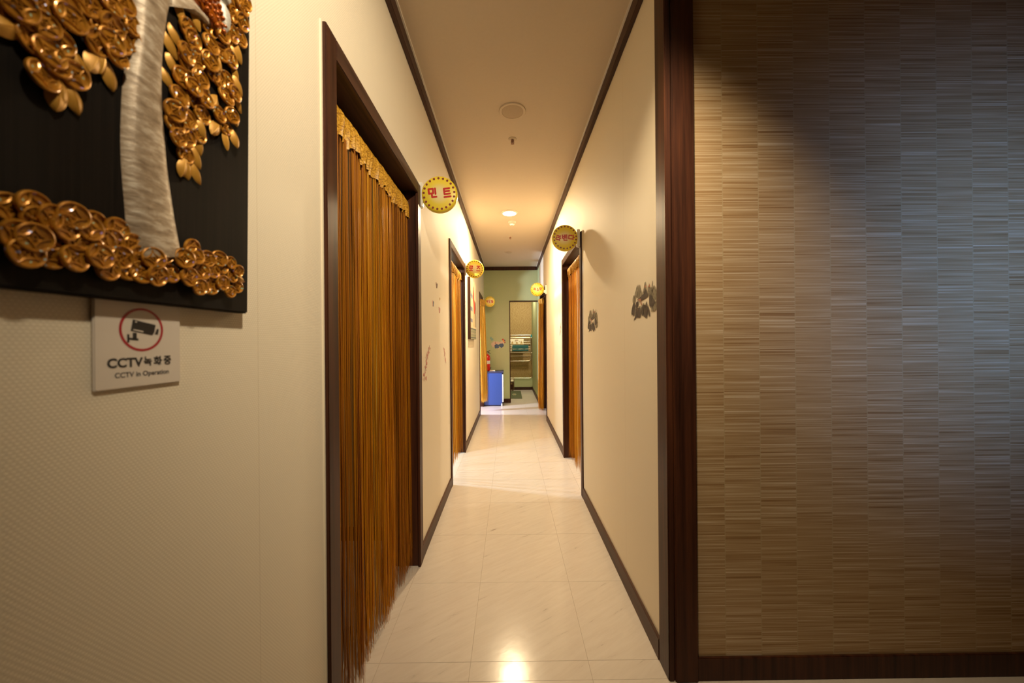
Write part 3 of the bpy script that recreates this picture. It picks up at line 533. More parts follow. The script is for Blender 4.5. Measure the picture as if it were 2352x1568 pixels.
# ---------------------------------------------------------------- round door signs
A_ = [[(.80, 1), (.80, 0)], [(.80, .5), (1, .5)]]
GLYPH = {'민': [[(.0, .98), (.58, .98), (.58, .45), (.0, .45), (.0, .98)], [(.88, 1), (.88, .35)], [(.38, .30), (.38, 0), (.95, 0)]],
         '트': [[(.95, .98), (.08, .98), (.08, .34), (.95, .34)], [(.08, .66), (.88, .66)], [(0, 0), (1, 0)]],
         '로': [[(.05, 1), (.92, 1), (.92, .74), (.08, .74), (.08, .46), (.95, .46)], [(.5, .46), (.5, 0)], [(0, 0), (1, 0)]],
         '즈': [[(.06, 1), (.95, 1)], [(.55, 1), (.48, .75), (.08, .40)], [(.50, .75), (.95, .40)], [(0, 0), (1, 0)]],
         '라': [[(.0, .92), (.55, .92), (.55, .58), (.0, .58), (.0, .12), (.62, .12)]] + A_,
         '벤': [[(0, 1), (0, .38), (.40, .38), (.40, 1)], [(0, .70), (.62, .70)], [(.65, 1), (.65, .36)], [(.95, 1), (.95, .30)], [(.32, .26), (.32, 0), (.98, 0)]],
         '다': [[(.58, .92), (.0, .92), (.0, .12), (.62, .12)]] + A_,
         '자': [[(.0, .95), (.62, .95)], [(.32, .95), (.25, .6), (0, .15)], [(.28, .62), (.60, .15)]] + A_,
         '스': [[(.5, 1), (.42, .72), (.06, .40)], [(.48, .74), (.95, .40)], [(0, 0), (1, 0)]],
         '카': [[(.0, .95), (.55, .95), (.50, .5), (.15, .05)], [(.0, .55), (.50, .55)]] + A_,
         '모': [[(.1, 1), (.9, 1), (.9, .52), (.1, .52), (.1, 1)], [(.5, .5), (.5, 0)], [(0, 0), (1, 0)]],
         '밀': [[(0, 1), (.5, 1), (.5, .62), (0, .62), (0, 1)], [(.88, 1), (.88, .55)], [(.1, .42), (.88, .42), (.88, .22), (.1, .22), (.1, 0), (.95, 0)]]}
def sign(label, word, loc, side, xwall, n=21):
    root = thing('door_sign', label, 'sign', loc, 'round yellow signs beside the doors'); R = .102
    prof = [(R - .012, -.020), (R - .004, -.017), (R, -.010), (R, .010), (R - .004, .017), (R - .012, .020)]
    o = MB().lathe(prof, 'sign', 48, 'y').build('disc', root, smooth=True)
    d = MB()
    for k in range(n):
        a = 2 * math.pi * (k + .35) / n; c = (.0865 * math.cos(a), .0865 * math.sin(a)); pts = [(c[0] + .0066 * math.cos(2 * math.pi * i / 10), -.0203, c[1] + .0066 * math.sin(2 * math.pi * i / 10)) for i in range(10)]
        d.prism(pts, (0, -.0004, 0), 'brown_red')
    d.build('dot_border', root)
    for ch, cx, cz, w_, h_, rot in word:
        lt = MB(); nseg = 0; ca, sa = math.cos(math.radians(rot)), math.sin(math.radians(rot)); hw = .0052 if len(word) < 3 else .0040
        for path in GLYPH[ch]:
            P = [((x - .5) * (w_ - 2 * hw), (z - .5) * (h_ - 2 * hw)) for x, z in path]; P = [(cx + x * ca - z * sa, cz + x * sa + z * ca) for x, z in P]
            for a, b_ in zip(P, P[1:]):
                an = math.atan2(b_[1] - a[1], b_[0] - a[0]); out = []
                for c0, st in ((b_, an - math.pi / 2), (a, an + math.pi / 2)):
                    for q in range(6): out.append((c0[0] + hw * math.cos(st + math.pi * q / 5), -.0203, c0[1] + hw * math.sin(st + math.pi * q / 5)))
                lt.prism(out, (0, -.0005 - .00004 * nseg, 0), 'red'); nseg += 1
        lt.build('letter', root)
    xb = xwall - loc[0]; q = 1 if xb > 0 else -1
    a, b_ = sorted((xb, xb - q * .024)); MB().box(a, b_, -.018, .018, -.072, .068, 'white').build('bracket', root, bevel=.004)
    a, b_ = sorted((xb - q * .022, q * (R - .004))); MB().box(a, b_, -.012, .012, -.05, -.01, 'white').build('arm', root, bevel=.002)
    return root
sign('round yellow sign reading 민트 beside the nearest left doorway', [('민', -.036, .004, .052, .058, 6), ('트', .045, .006, .046, .058, 7)], (-.391, 2.05, 2.068), 'l', WL)
sign('round yellow sign reading 로즈 beside the second left doorway', [('로', -.040, .006, .048, .062, -3), ('즈', .042, .003, .048, .062, -3)], (-.387, 4.075, 2.053), 'l', WL)
sign('round yellow sign reading 라벤다 over the nearer right doorway', [('라', -.052, -.002, .044, .046, -14), ('벤', -.003, .000, .044, .050, 2), ('다', .050, .002, .050, .042, -4)], (.443, 2.835, 2.042), 'r', WR - .014)
sign('round yellow sign reading 자스민 beside the far right doorway', [('자', -.042, .004, .042, .040, -10), ('스', .004, .002, .034, .046, 4), ('민', .048, .008, .040, .046, -4)], (.431, 5.49, 2.020), 'r', WR)
sign('small far yellow sign reading 카모밀 beside the yellow curtain', [('카', -.050, .004, .042, .046, -12), ('모', -.003, .004, .040, .054, 2), ('밀', .050, .002, .044, .056, 4)], (-.375, 6.93, 2.0), 'l', WL)
# ---------------------------------------------------------------- tree relief panel on the near left wall
panel = thing('tree_relief_panel', 'large black panel with gold coin tree relief above the camera notice', 'wall art', (-.489, .676, 1.287))
panel.rotation_euler = (0, .0155, 0)
PW, PH = 1.10, 1.16
MB().box(-.019, 0, -PW, 0, 0, PH, 'black_grain').build('board', panel, bevel=.0025)
def relief(name, L_, R_, depth, mat, parent, rough=.0):
    # domed strip between two edges given as (y, z) lists
    mb = MB(); n = 9; k = mb.mi(mat); rows = []
    for (a, b_) in zip(L_, R_):
        row = []
        for j in range(n):
            t = j / (n - 1); h = depth * (1 - abs(2 * t - 1) ** 2.6) ** .5 if 0 < t < 1 else 0
            row.append(len(mb.v)); mb.v.append((h + .0002, a[0] + (b_[0] - a[0]) * t, a[1] + (b_[1] - a[1]) * t))
        rows.append(row)
    for i in range(len(rows) - 1):
        for j in range(n - 1): mb.f.append((rows[i][j], rows[i][j + 1], rows[i + 1][j + 1], rows[i + 1][j])); mb.m.append(k)
    return mb.build(name, parent, smooth=True)
def resample(P, n):
    P = [Vector((a, b_)) for a, b_ in P]; d = [0]
    for i in range(1, len(P)): d.append(d[-1] + (P[i] - P[i - 1]).length)
    out = []
    for k in range(n):
        s = d[-1] * k / (n - 1); i = max(1, next((i for i in range(1, len(d)) if d[i] >= s - 1e-9), len(d) - 1))
        t = (s - d[i - 1]) / (d[i] - d[i - 1]); q = [P[max(0, i - 2)], P[i - 1], P[i], P[min(len(P) - 1, i + 1)]]
        out.append(tuple(.5 * (2 * q[1] + (q[2] - q[0]) * t + (2 * q[0] - 5 * q[1] + 4 * q[2] - q[3]) * t * t + (3 * q[1] - q[0] - 3 * q[2] + q[3]) * t ** 3)))
    return out
tl = [(TRUNKL[0][0] - .004, TRUNKL[0][1] + .22)] + TRUNKL; tr_ = [(TRUNKR[0][0] + .05, TRUNKR[0][1] + .22)] + TRUNKR
relief('trunk', resample(tl, 40), resample(tr_, 40), .012, 'pearl', panel)
def outline(name, P, depth, mat, parent, inset=.35):
    mb = MB(); c = Vector((sum(p[0] for p in P) / len(P), sum(p[1] for p in P) / len(P))); n = len(P); k = mb.mi(mat)
    for t, h in ((0, 0), (.06, depth * .6), (inset, depth), (.75, depth * 1.15)):
        for p in P: q = Vector(p).lerp(c, t); mb.v.append((h + .0003, q.x, q.y))
    for r in range(3):
        for i in range(n): mb.f.append((r * n + i, r * n + (i + 1) % n, (r + 1) * n + (i + 1) % n, (r + 1) * n + i)); mb.m.append(k)
    mb.f.append(tuple(3 * n + i for i in range(n))); mb.m.append(k)
    return mb.build(name, parent, smooth=True)
outline('branch', BRANCH, .010, 'pearl', panel)
outline('bird_body', JEWEL, .012, 'amber', panel)['label'] = 'glossy amber red part with raised beads'
fe = outline('feather', FEATHER, .016, 'silver', panel); fe['label'] = 'silver feather'
outline('feather', FEATHER2, .014, 'silver', panel)['label'] = 'silver feather'
rb = random.Random(3); bead = MB().lathe([(.0036, 0), (.0034, .0022), (.0020, .0038), (.0, .0044)], 'amber', 8, 'x').mesh('bead', True)
def inside(p, P):
    c = False
    for i in range(len(P)):
        a, b_ = P[i], P[i - 1]
        if (a[1] > p[1]) != (b_[1] > p[1]) and p[0] < (b_[0] - a[0]) * (p[1] - a[1]) / (b_[1] - a[1]) + a[0]: c = not c
    return c
ys = [p[0] for p in JEWEL]; zs = [p[1] for p in JEWEL]; got = []
for _ in range(600):
    p = (rb.uniform(min(ys), max(ys)), rb.uniform(min(zs), max(zs)))
    if inside(p, JEWEL) and all((p[0] - g[0]) ** 2 + (p[1] - g[1]) ** 2 > .0072 ** 2 for g in got) and len(got) < 22:
        got.append(p); link('bead', bead, panel, (.0125, p[0], p[1]))
# coin: raised rim, four arcs that leave a pinched square, square hole
def coin_mesh(R):
    mb = MB(); mb.lathe([(R * .97, 0), (R, .0012), (R * .96, .0032), (R * .88, .0038), (R * .80, .0026), (R * .75, .0012), (R * .30, .0009), (0, .0008)], 'gold', 22, 'x')
    for k in range(4):
        a0 = math.pi / 2 * k; c = (R * 1.10 * math.cos(a0), R * 1.10 * math.sin(a0)); P = []
        for i in range(6):
            a = a0 + math.pi + math.radians(-44 + 88 * i / 5); P.append((.0017, c[0] + R * .78 * math.cos(a), c[1] + R * .78 * math.sin(a)))
        mb.tube(P, R * .075, 'gold', 5)
    s = R * .17; P = [(.0016, s, 0), (.0016, 0, s), (.0016, -s, 0), (.0016, 0, -s), (.0016, s, 0)]; mb.tube(P, R * .05, 'gold', 5)
    return mb.mesh('coin', True)
CM = [coin_mesh(r) for r in (.0152, .0136, .0112)]
def leaf_mesh(Ln, W):
    mb = MB(); k = mb.mi('goldleaf'); n = 9
    for i in range(n):
        t = i / (n - 1); w_ = W * math.sin(math.pi * min(1, t * .93 + .03)) ** .8 * (1 if t < .98 else .15)
        for y, h in ((-1, 0), (-.55, .0030), (-.08, .0048), (0, .0040), (.08, .0048), (.55, .0030), (1, 0)): mb.v.append((h * (.4 + .6 * math.sin(math.pi * t)), y * w_, -t * Ln))
    for i in range(n - 1):
        for j in range(6): mb.f.append((i * 7 + j, i * 7 + j + 1, i * 7 + j + 8, i * 7 + j + 7)); mb.m.append(k)
    return mb.mesh('leaf', True)
LM = [leaf_mesh(.034, .0098), leaf_mesh(.030, .0088)]
rnd = random.Random(7)
for i, (y, z) in enumerate(COINS):
    o = link('coin', CM[0 if rnd.random() < .7 else 1], panel, (.002 + .0085 * rnd.random(), y, z)); o.rotation_euler = (rnd.uniform(0, 6.28), rnd.gauss(0, .10), rnd.gauss(-.02, .10))
for i, (y, z) in enumerate(BAND):
    big = 0 if y < -.12 else (1 if y < -.07 else 2)
    o = link('coin', CM[big], panel, (.002 + .010 * rnd.random(), y, z)); o.rotation_euler = (rnd.uniform(0, 6.28), rnd.gauss(0, .09), rnd.gauss(-.03, .09))
for (y, z, a) in LEAVES:
    a = math.radians(a); o = link('leaf', LM[rnd.random() < .4], panel, (.0012 + .003 * rnd.random(), y - math.sin(a) * .015, z + math.cos(a) * .015)); o.rotation_euler = (a, rnd.gauss(-.05, .05), rnd.gauss(0, .1))
# ---------------------------------------------------------------- camera notice under the panel
nt_ = thing('camera_notice', 'white acrylic camera notice with red ring below the black panel', 'sign', (WL, .497, 1.1735))
MB().box(0.0004, .0044, -.0575, .0575, 0, .135, 'acrylic').build('plate', nt_, bevel=.0012)
rg = MB(); K = 48
for i in range(K):
    a, b_ = 2 * math.pi * i / K, 2 * math.pi * (i + 1) / K; cz = .0777
    rg.prism([(.0045, r * math.cos(t), cz + r * math.sin(t)) for r, t in ((.0263, a), (.0296, a), (.0296, b_), (.0263, b_))], (.0002, 0, 0), 'darkred')
rg.build('ring', nt_)
cm = MB()
def R2(P, a, c): return [(.0045, c[0] + x * math.cos(a) - z * math.sin(a), c[1] + x * math.sin(a) + z * math.cos(a)) for x, z in P]
c0 = (.0025, .0800); an = math.radians(-11)
cm.prism(R2([(-.0165, -.0075), (-.0165, .0080), (.0148, .0080), (.0148, -.0030), (.0125, -.0075)], an, c0), (.0003, 0, 0), 'ink')
cm.prism(R2([(.0162, -.0050), (.0205, -.0050), (.0205, .0030), (.0178, .0030)], an, c0), (.0003, 0, 0), 'ink')
for P in ([(-.0185, .0640), (-.0160, .0640), (-.0160, .0750), (-.0185, .0750)], [(-.0162, .0680), (-.0045, .0665), (-.0045, .0695), (-.0162, .0705)], [(-.0115, .0690), (-.0065, .0690), (-.0065, .0770), (-.0115, .0770)]):
    cm.prism([(.0045, a - .001, z - .0038) for a, z in P], (.0003, 0, 0), 'ink')
cm.prism(R2([(-.0135, -.0060), (-.0005, -.0060), (-.0005, -.0045), (-.0135, -.0045)], an, c0), (.0005, 0, 0), 'acrylic'); cm.prism(R2([(-.0135, .0050), (-.0112, .0050), (-.0112, .0065), (-.0135, .0065)], an, c0), (.0005, 0, 0), 'acrylic')
cm.build('camera_symbol', nt_)
for s, y, z, w_, h_, mt_, wt in (('CCTV', -.0215, .0338, .0440, .0126, 'ink', .0006), ('녹', .0072, .0342, .0112, .0132, 'ink', .0006), ('화', .0215, .0342, .0122, .0132, 'ink', .0006), ('중', .0358, .0342, .0112, .0132, 'ink', .0006), ('CCTV in Operation', .0015, .0168, .0725, .0088, 'greyink', .0002)):
    me, bb = text_mesh('lettering', s, .02, mt_, .0001, wt); fit_text(me, bb, w_, h_, Matrix.Translation((.0047, y, z)) @ F_LEFT); link('lettering', me, nt_)
# ---------------------------------------------------------------- wall stickers
def sticker(name, label, polys, xwall, s, cat='sticker', group=None, shift=(0, 0)):
    P = [p for pl, _ in polys for p in pl]; cy = sum(p[0] for p in P) / len(P) + shift[0]; cz = sum(p[1] for p in P) / len(P) + shift[1]
    mb = MB()
    for i, (pl, mt_) in enumerate(polys): mb.prism([(s * (.0004 + .00004 * i), y + shift[0] - cy, z + shift[1] - cz) for y, z in pl], (s * .0004, 0, 0), mt_)
    o = mb.build(name, loc=(xwall, cy, cz)); return tag(o, label, cat, group)
def smooth_poly(P, n=3):
    out = []; m_ = len(P)
    for i in range(m_):
        q = [Vector(P[(i + k) % m_]) for k in (-1, 0, 1, 2)]
        for k in range(n):
            t = k / n; out.append(tuple(.5 * (2 * q[1] + (q[2] - q[0]) * t + (2 * q[0] - 5 * q[1] + 4 * q[2] - q[3]) * t * t + (3 * q[1] - q[0] - 3 * q[2] + q[3]) * t ** 3)))
    return out
INK_G, INK_D = [smooth_poly(p) for p in INK_G], [smooth_poly(p) for p in INK_D]
def grown(P, f):
    cy = sum(p[0] for p in P) / len(P); cz = sum(p[1] for p in P) / len(P); return [(cy + (y - cy) * f, cz + (z - cz) * f) for y, z in P]
ink = [(grown(p, 1.22), 'inkmist') for p in INK_D[:7] + INK_G[:6]] + [(p, 'inkgrey') for p in INK_G] + [(p, 'inkdark') for p in INK_D] + [(p, 'inkred') for p in INK_R]
sticker('mountain_sticker', 'ink wash mountain sticker on right wall nearest the dark post', ink, WR, -1, group='ink mountain stickers')
sticker('mountain_sticker', 'ink wash mountain sticker close to the right orange curtain', ink, WR, -1, group='ink mountain stickers', shift=(.945, -.030))
def blossom(label, path, xwall, s, seed, n=26, spread=.016):
    rn = random.Random(seed); polys = []
    for i in range(len(path) - 1):
        a, b_ = Vector(path[i]), Vector(path[i + 1]); d = (b_ - a).normalized(); q = Vector((-d.y, d.x)) * .0028
        polys.append(([tuple(a + q), tuple(a - q), tuple(b_ - q), tuple(b_ + q)], 'twig'))
    for k in range(n):
        t = rn.random() * (len(path) - 1); i = min(int(t), len(path) - 2); p = Vector(path[i]).lerp(Vector(path[i + 1]), t - i) + Vector((rn.gauss(0, spread), rn.gauss(0, spread * .7))); r = rn.uniform(.006, .013); a0 = rn.random() * 6
        polys.append(([(p.x + r * (1 if j % 2 else .62) * math.cos(a0 + math.pi * j / 5), p.y + r * (1 if j % 2 else .62) * math.sin(a0 + math.pi * j / 5)) for j in range(10)], rn.choice(('blossom', 'blossom2', 'blossom'))))
    return sticker('blossom_sticker', label, polys, xwall, s, group='pink blossom stickers')
blossom('pink blossom branch sticker low on the wall after the first doorway', [(2.13, 1.0), (2.16, 1.055), (2.20, 1.12), (2.29, 1.21)], WL, 1, 4, 34, .020)
blossom('slender pink blossom sprig beside the second left doorway', [(2.79, 1.18), (2.83, 1.12), (2.87, 1.06)], WL, 1, 5, 18, .012)
blossom('pink blossom sticker on right wall beyond the orange curtain', [(4.02, 1.42), (4.05, 1.36), (4.10, 1.29)], WR, -1, 6, 20, .02)
def bug(label, c, mats, xwall, s, r=.018, seed=0):
    rn = random.Random(seed); polys = []
    for k, (a, l) in enumerate(((.5, 1), (2.5, 1), (-.6, .7), (3.8, .7))):
        d = Vector((math.cos(a), math.sin(a))) * r * l; q = Vector((-d.y, d.x)) * .45; p = Vector(c)
        polys.append(([tuple(p), tuple(p + d * .6 + q), tuple(p + d), tuple(p + d * .6 - q)], mats[k % len(mats)]))
    polys.append(([(c[0] - .0015, c[1] - r * .5), (c[0] + .0015, c[1] - r * .5), (c[0] + .0015, c[1] + r * .5), (c[0] - .0015, c[1] + r * .5)], 'inkdark'))
    return sticker('butterfly_sticker', label, polys, xwall, s, group='small butterfly stickers')
bug('small dark butterfly sticker, highest on wall after the first doorway', (2.525, 1.625), ('inkdark', 'twig'), WL, 1, .034)
bug('small grey and pink butterfly sticker under the highest butterfly', (2.40, 1.485), ('bluegrey', 'blossom2'), WL, 1, .034)
bug('pink butterfly sticker nearest the second left doorway', (2.62, 1.46), ('blossom', 'blossom2'), WL, 1, .038)
bug('tiny ochre butterfly sticker above the pink butterfly', (2.64, 1.545), ('tan', 'tan'), WL, 1, .018)
# on the end wall (facing the camera)
def end_sticker(name, label, polys, group=None):
    mb = MB(); P = [p for pl, _ in polys for p in pl]; cx = sum(p[0] for p in P) / len(P); cz = sum(p[1] for p in P) / len(P)
    for i, (pl, mt_) in enumerate(polys): mb.prism([(x - cx, -.0004 - .00004 * i, z - cz) for x, z in pl], (0, -.0005, 0), mt_)
    return tag(mb.build(name, loc=(cx, YE, cz)), label, 'sticker', group)
def blob(c, rx, rz, n=12, seed=0, j=.25):
    rn = random.Random(seed); return [(c[0] + rx * (1 + rn.uniform(-j, j)) * math.cos(2 * math.pi * i / n), c[1] + rz * (1 + rn.uniform(-j, j)) * math.sin(2 * math.pi * i / n)) for i in range(n)]
end_sticker('flower_sticker', 'pale pink and slate blue flower sticker on the green end wall', [(blob((-.315, 1.175), .048, .06, seed=1), 'petalpink'), (blob((-.25, 1.20), .05, .035, seed=2), 'petalpink'), (blob((-.155, 1.195), .05, .045, seed=3), 'petalpink'),
    (blob((-.26, 1.135), .050, .045, seed=4), 'bluegrey'), (blob((-.165, 1.150), .046, .042, seed=5), 'bluegrey'), (blob((-.285, 1.20), .012, .012, seed=6), 'inkred'), (blob((-.215, 1.155), .02, .014, seed=7), 'bluegrey'), (blob((-.22, 1.09), .02, .012, seed=8), 'petalpink')])
end_sticker('butterfly_sticker', 'pale aqua butterfly sticker on green wall above the extinguisher', [(blob((-.372, 1.30), .022, .030, seed=9), 'aqua'), (blob((-.345, 1.275), .022, .026, seed=10), 'aqua'), (blob((-.36, 1.27), .014, .02, seed=11), 'aqua')])
end_sticker('butterfly_sticker', 'red and orange butterfly sticker on green wall near the end doorway', [([(-.155, 1.275), (-.13, 1.29), (-.105, 1.255), (-.125, 1.235)], 'red'), ([(-.14, 1.265), (-.115, 1.26), (-.10, 1.215), (-.13, 1.225)], 'orange'), ([(-.105, 1.27), (-.082, 1.262), (-.09, 1.235), (-.105, 1.24)], 'purple'), ([(-.105, 1.225), (-.085, 1.23), (-.085, 1.195), (-.10, 1.195)], 'darkred')])
# ---------------------------------------------------------------- painting on the left wall
pic = thing('painting', 'tall unframed painting with red figure on left wall past second doorway', 'painting', (WL + .003, 4.39, 1.262))
W_, H_ = .70, .765
MB().box(0, .034, 0, W_, 0, H_, 'wood').build('stretcher', pic, bevel=.002)
def pp(P, mt_, k): return ([(.0342 + .00005 * k, u * W_, v * H_) for u, v in P], mt_)
fc = MB()
L_ = [pp([(0, 0), (1, 0), (1, 1), (0, 1)], 'picbeige', 0), pp([(0, 0), (1, 0), (1, .19), (0, .19)], 'picgrey', 1), pp([(0, .165), (1, .165), (1, .18), (0, .18)], 'picdark', 2), pp([(0, .02), (1, .02), (1, .035), (0, .035)], 'picdark', 2),
      pp([(.02, .70), (.30, .66), (.30, .73), (.05, .78)], 'picblue', 3), pp([(.02, .47), (.30, .46), (.28, .53), (.02, .535)], 'picblue', 3), pp([(.02, .28), (.30, .28), (.28, .335), (.02, .34)], 'picblue', 3),
      pp([(.36, .72), (.44, .90), (.56, .84), (.62, .70), (.80, .66), (.86, .55), (.76, .46), (.56, .44), (.50, .62)], 'picred', 4), pp([(.88, .22), (1, .22), (1, .66), (.88, .70)], 'picdark', 4), pp([(.10, .20), (.16, .20), (.14, .95), (.10, .95)], 'picgrey', 4),
      pp([(.40, .22), (.46, .22), (.56, .44), (.50, .44)], 'tan', 4), pp([(.56, .22), (.62, .22), (.66, .45), (.60, .45)], 'picgrey', 4), pp([(.72, .22), (.80, .22), (.76, .46), (.70, .46)], 'tan', 4), pp([(.38, .78), (.50, .93), (.54, .88), (.46, .76)], 'picred', 5)]
for i in range(8): L_.append(pp([(.03 + .122 * i, .10), (.075 + .122 * i, .055), (.12 + .122 * i, .10), (.075 + .122 * i, .145)], 'picdark', 3)); L_.append(pp([(.05 + .122 * i, .10), (.075 + .122 * i, .075), (.10 + .122 * i, .10), (.075 + .122 * i, .125)], 'picbeige', 4))
for P, mt_ in L_: fc.prism(P, (.00004, 0, 0), mt_)
fc.build('painted_face', pic)
# ---------------------------------------------------------------- blue cabinet, extinguisher, paper
cab = thing('storage_cabinet', 'low blue cabinet with white door edge beside the yellow curtain', 'cabinet', (-.31, 6.85, 0))
MB().box(-.185, .160, 0, .355, .02, .628, 'blue').box(-.185, .150, .01, .345, 0, .02, 'navy').build('body', cab, bevel=.002)
MB().box(-.187, .187, -.004, .36, .628, .660, 'navy').build('top', cab, bevel=.003)
dr = MB().box(.162, .186, .002, .353, .075, .605, 'whitegloss').build('door', cab, bevel=.002); MB().box(.186, .196, .05, .062, .35, .45, 'steel').build('handle', dr, bevel=.002)
MB().box(.140, .164, -.001, .012, 0, .05, 'whitegloss').build('foot', cab, bevel=.001)
ex = thing('fire_extinguisher', 'red fire extinguisher with white label standing on the blue cabinet', 'extinguisher', (-.435, 7.02, .661))
MB().lathe([(.040, 0), (.052, .004), (.055, .012), (.055, .255), (.050, .285), (.036, .305), (.020, .316), (.016, .33)], 'extred', 28).build('cylinder', ex, smooth=True)
MB().lathe([(.0554, .135), (.0558, .136), (.0558, .199), (.0554, .200)], 'acrylic', 28).build('label_band', ex, smooth=True)
MB().lathe([(.018, .325), (.018, .350), (.012, .356), (.012, .366)], 'steel', 14).build('valve', ex, smooth=True)
MB().prism([(-.02, -.008, .352), (.03, -.008, .350), (.062, -.008, .330), (.064, -.008, .338), (.030, -.008, .362), (-.02, -.008, .364)], (0, .016, 0), 'black').build('handle', ex, bevel=.001)
MB().prism([(-.015, -.008, .366), (.02, -.008, .374), (.058, -.008, .392), (.056, -.008, .400), (.015, -.008, .386), (-.02, -.008, .376)], (0, .016, 0), 'black').build('lever', ex, bevel=.001)
MB().tube([(-.015, 0, .34), (-.05, 0, .33), (-.068, -.01, .28), (-.068, -.01, .15), (-.062, -.01, .07)], .008, 'black', 8).build('hose', ex, smooth=True)
MB().tube([(.052, -.03, .055), (.075, -.035, .06)], .006, 'black', 8).build('hose_clip', ex)
pa = MB()
for k in range(3): pa.box(-.055 + .002 * k, .055 - .003 * k, -.03, .04, .006 * k, .006 * k + .0055, 'towelwhite')
tag(pa.build('folded_napkin', loc=(-.335, 6.93, .661), bevel=.001), 'small white folded napkin on top of the blue cabinet', 'napkin')
# ---------------------------------------------------------------- ceiling fittings
def speaker(label, x, y, R):
    o = thing('ceiling_speaker', label, 'speaker', (x, y, HC), 'ceiling speakers')
    MB().lathe([(R, 0), (R, -.004), (R * .97, -.007), (R * .80, -.006), (R * .78, -.003)], 'ceil', 40).build('bezel', o, smooth=True)
    MB().lathe([(R * .785, -.0035), (R * .78, -.005), (R * .5, -.0062), (0, -.0066)], 'grille', 40).build('grille', o, smooth=True)
speaker('round flush ceiling speaker nearest the camera', .031, 2.342, .088); speaker('round ceiling speaker near the green end wall', -.005, 6.05, .073)
def sprinkler(label, x, y):
    o = thing('fire_sprinkler', label, 'sprinkler', (x, y, HC), 'fire sprinklers')
    MB().lathe([(.030, 0), (.030, -.002), (.024, -.006), (.015, -.008)], 'ceil', 24).build('rosette', o, smooth=True)
    b_ = MB().lathe([(.011, -.006), (.012, -.012), (.008, -.020), (.007, -.024)], 'twig', 14); 
    for s in (-1, 1): b_.tube([(s * .009, 0, -.016), (s * .011, 0, -.026), (s * .003, 0, -.034)], .0022, 'twig', 6)
    b_.build('body', o, smooth=True); MB().lathe([(.012, -.034), (.013, -.036), (.0, -.037)], 'twig', 14).build('deflector', o)
sprinkler('small fire sprinkler between the near speaker and the lit lamp', .034, 2.665); sprinkler('small fire sprinkler beyond the smoke detector', .023, 5.143)
def downlight(label, x, y, em):
    o = thing('ceiling_lamp', label, 'lamp', (x, y, HC), 'corridor downlights')
    MB().lathe([(.094, 0), (.094, -.006), (.088, -.012), (.078, -.014), (.076, -.008)], 'white', 40).build('rim', o, smooth=True)
    MB().lathe([(.0765, -.006), (.07, -.016), (.05, -.023), (.02, -.027), (0, -.028)], 'lamp', 40).build('diffuser', o, smooth=True)
downlight('lit round ceiling downlight beyond the sprinkler, mid corridor', .011, 4.187, 1)
o = thing('smoke_detector', 'white smoke detector hanging just past the lit downlight', 'smoke detector', (.043, 4.50, HC))
MB().lathe([(.05, 0), (.05, -.012), (.044, -.018), (.03, -.02)], 'white', 30).build('base', o, smooth=True); MB().lathe([(.028, -.018), (.032, -.026), (.032, -.040), (.024, -.047), (.010, -.049)], 'white', 24).build('chamber', o, smooth=True); MB().lathe([(.0095, -.048), (.0085, -.052), (0, -.053)], 'twig', 12).build('sensor', o)
# ---------------------------------------------------------------- end room: drying rack, towels, mat
rk = thing('drying_rack', 'folded steel drying rack leaning on patterned wall in end room', 'drying rack', (.24, 9.0, .302))
def loop(x0, x1, z0, z1, y0, y1, r, rad=.075):
    P = [(x0, y1, z1)]
    for cx, sgn in ((x0 + rad, -1), (x1 - rad, 1)):
        for k in range(7):
            a = (math.pi + math.pi / 2 * k / 6) if sgn < 0 else (1.5 * math.pi + math.pi / 2 * k / 6)
            z = z0 + rad + rad * math.sin(a); P.append((cx + rad * math.cos(a), y0 + (y1 - y0) * (z - z0) / (z1 - z0), z))
    P.append((x1, y1, z1)); return MB().tube(P, r, 'steel', 8)
loop(-.34, .335, .008, 1.06, .0, .22, .011).build('outer_leg_frame', rk, smooth=True)
loop(-.30, .295, .438, 1.06, -.06, .17, .011).build('inner_frame', rk, smooth=True)
for z, y in ((1.085, .19), (1.02, .165)): MB().tube([(-.33, y, z), (.325, y, z)], .012, 'steel', 8).build('bar', rk, smooth=True)
for z in (.93, .865, .80, .735, .648, .560): MB().tube([(-.30, -.06 + .23 * (z - .438) / .622, z), (.295, -.06 + .23 * (z - .438) / .622, z)], .0075, 'steel', 8).build('bar', rk, smooth=True)
for s in (-.335, .325): MB().box(s - .022, s + .022, .155, .215, 1.02, 1.10, 'tealplastic').build('corner_joint', rk, bevel=.006)
for s in (-.31, .31): MB().lathe([(.018, s - .012), (.018, s + .012)], 'steel', 14, 'x', (0, .05, .63)).build('hinge', rk)
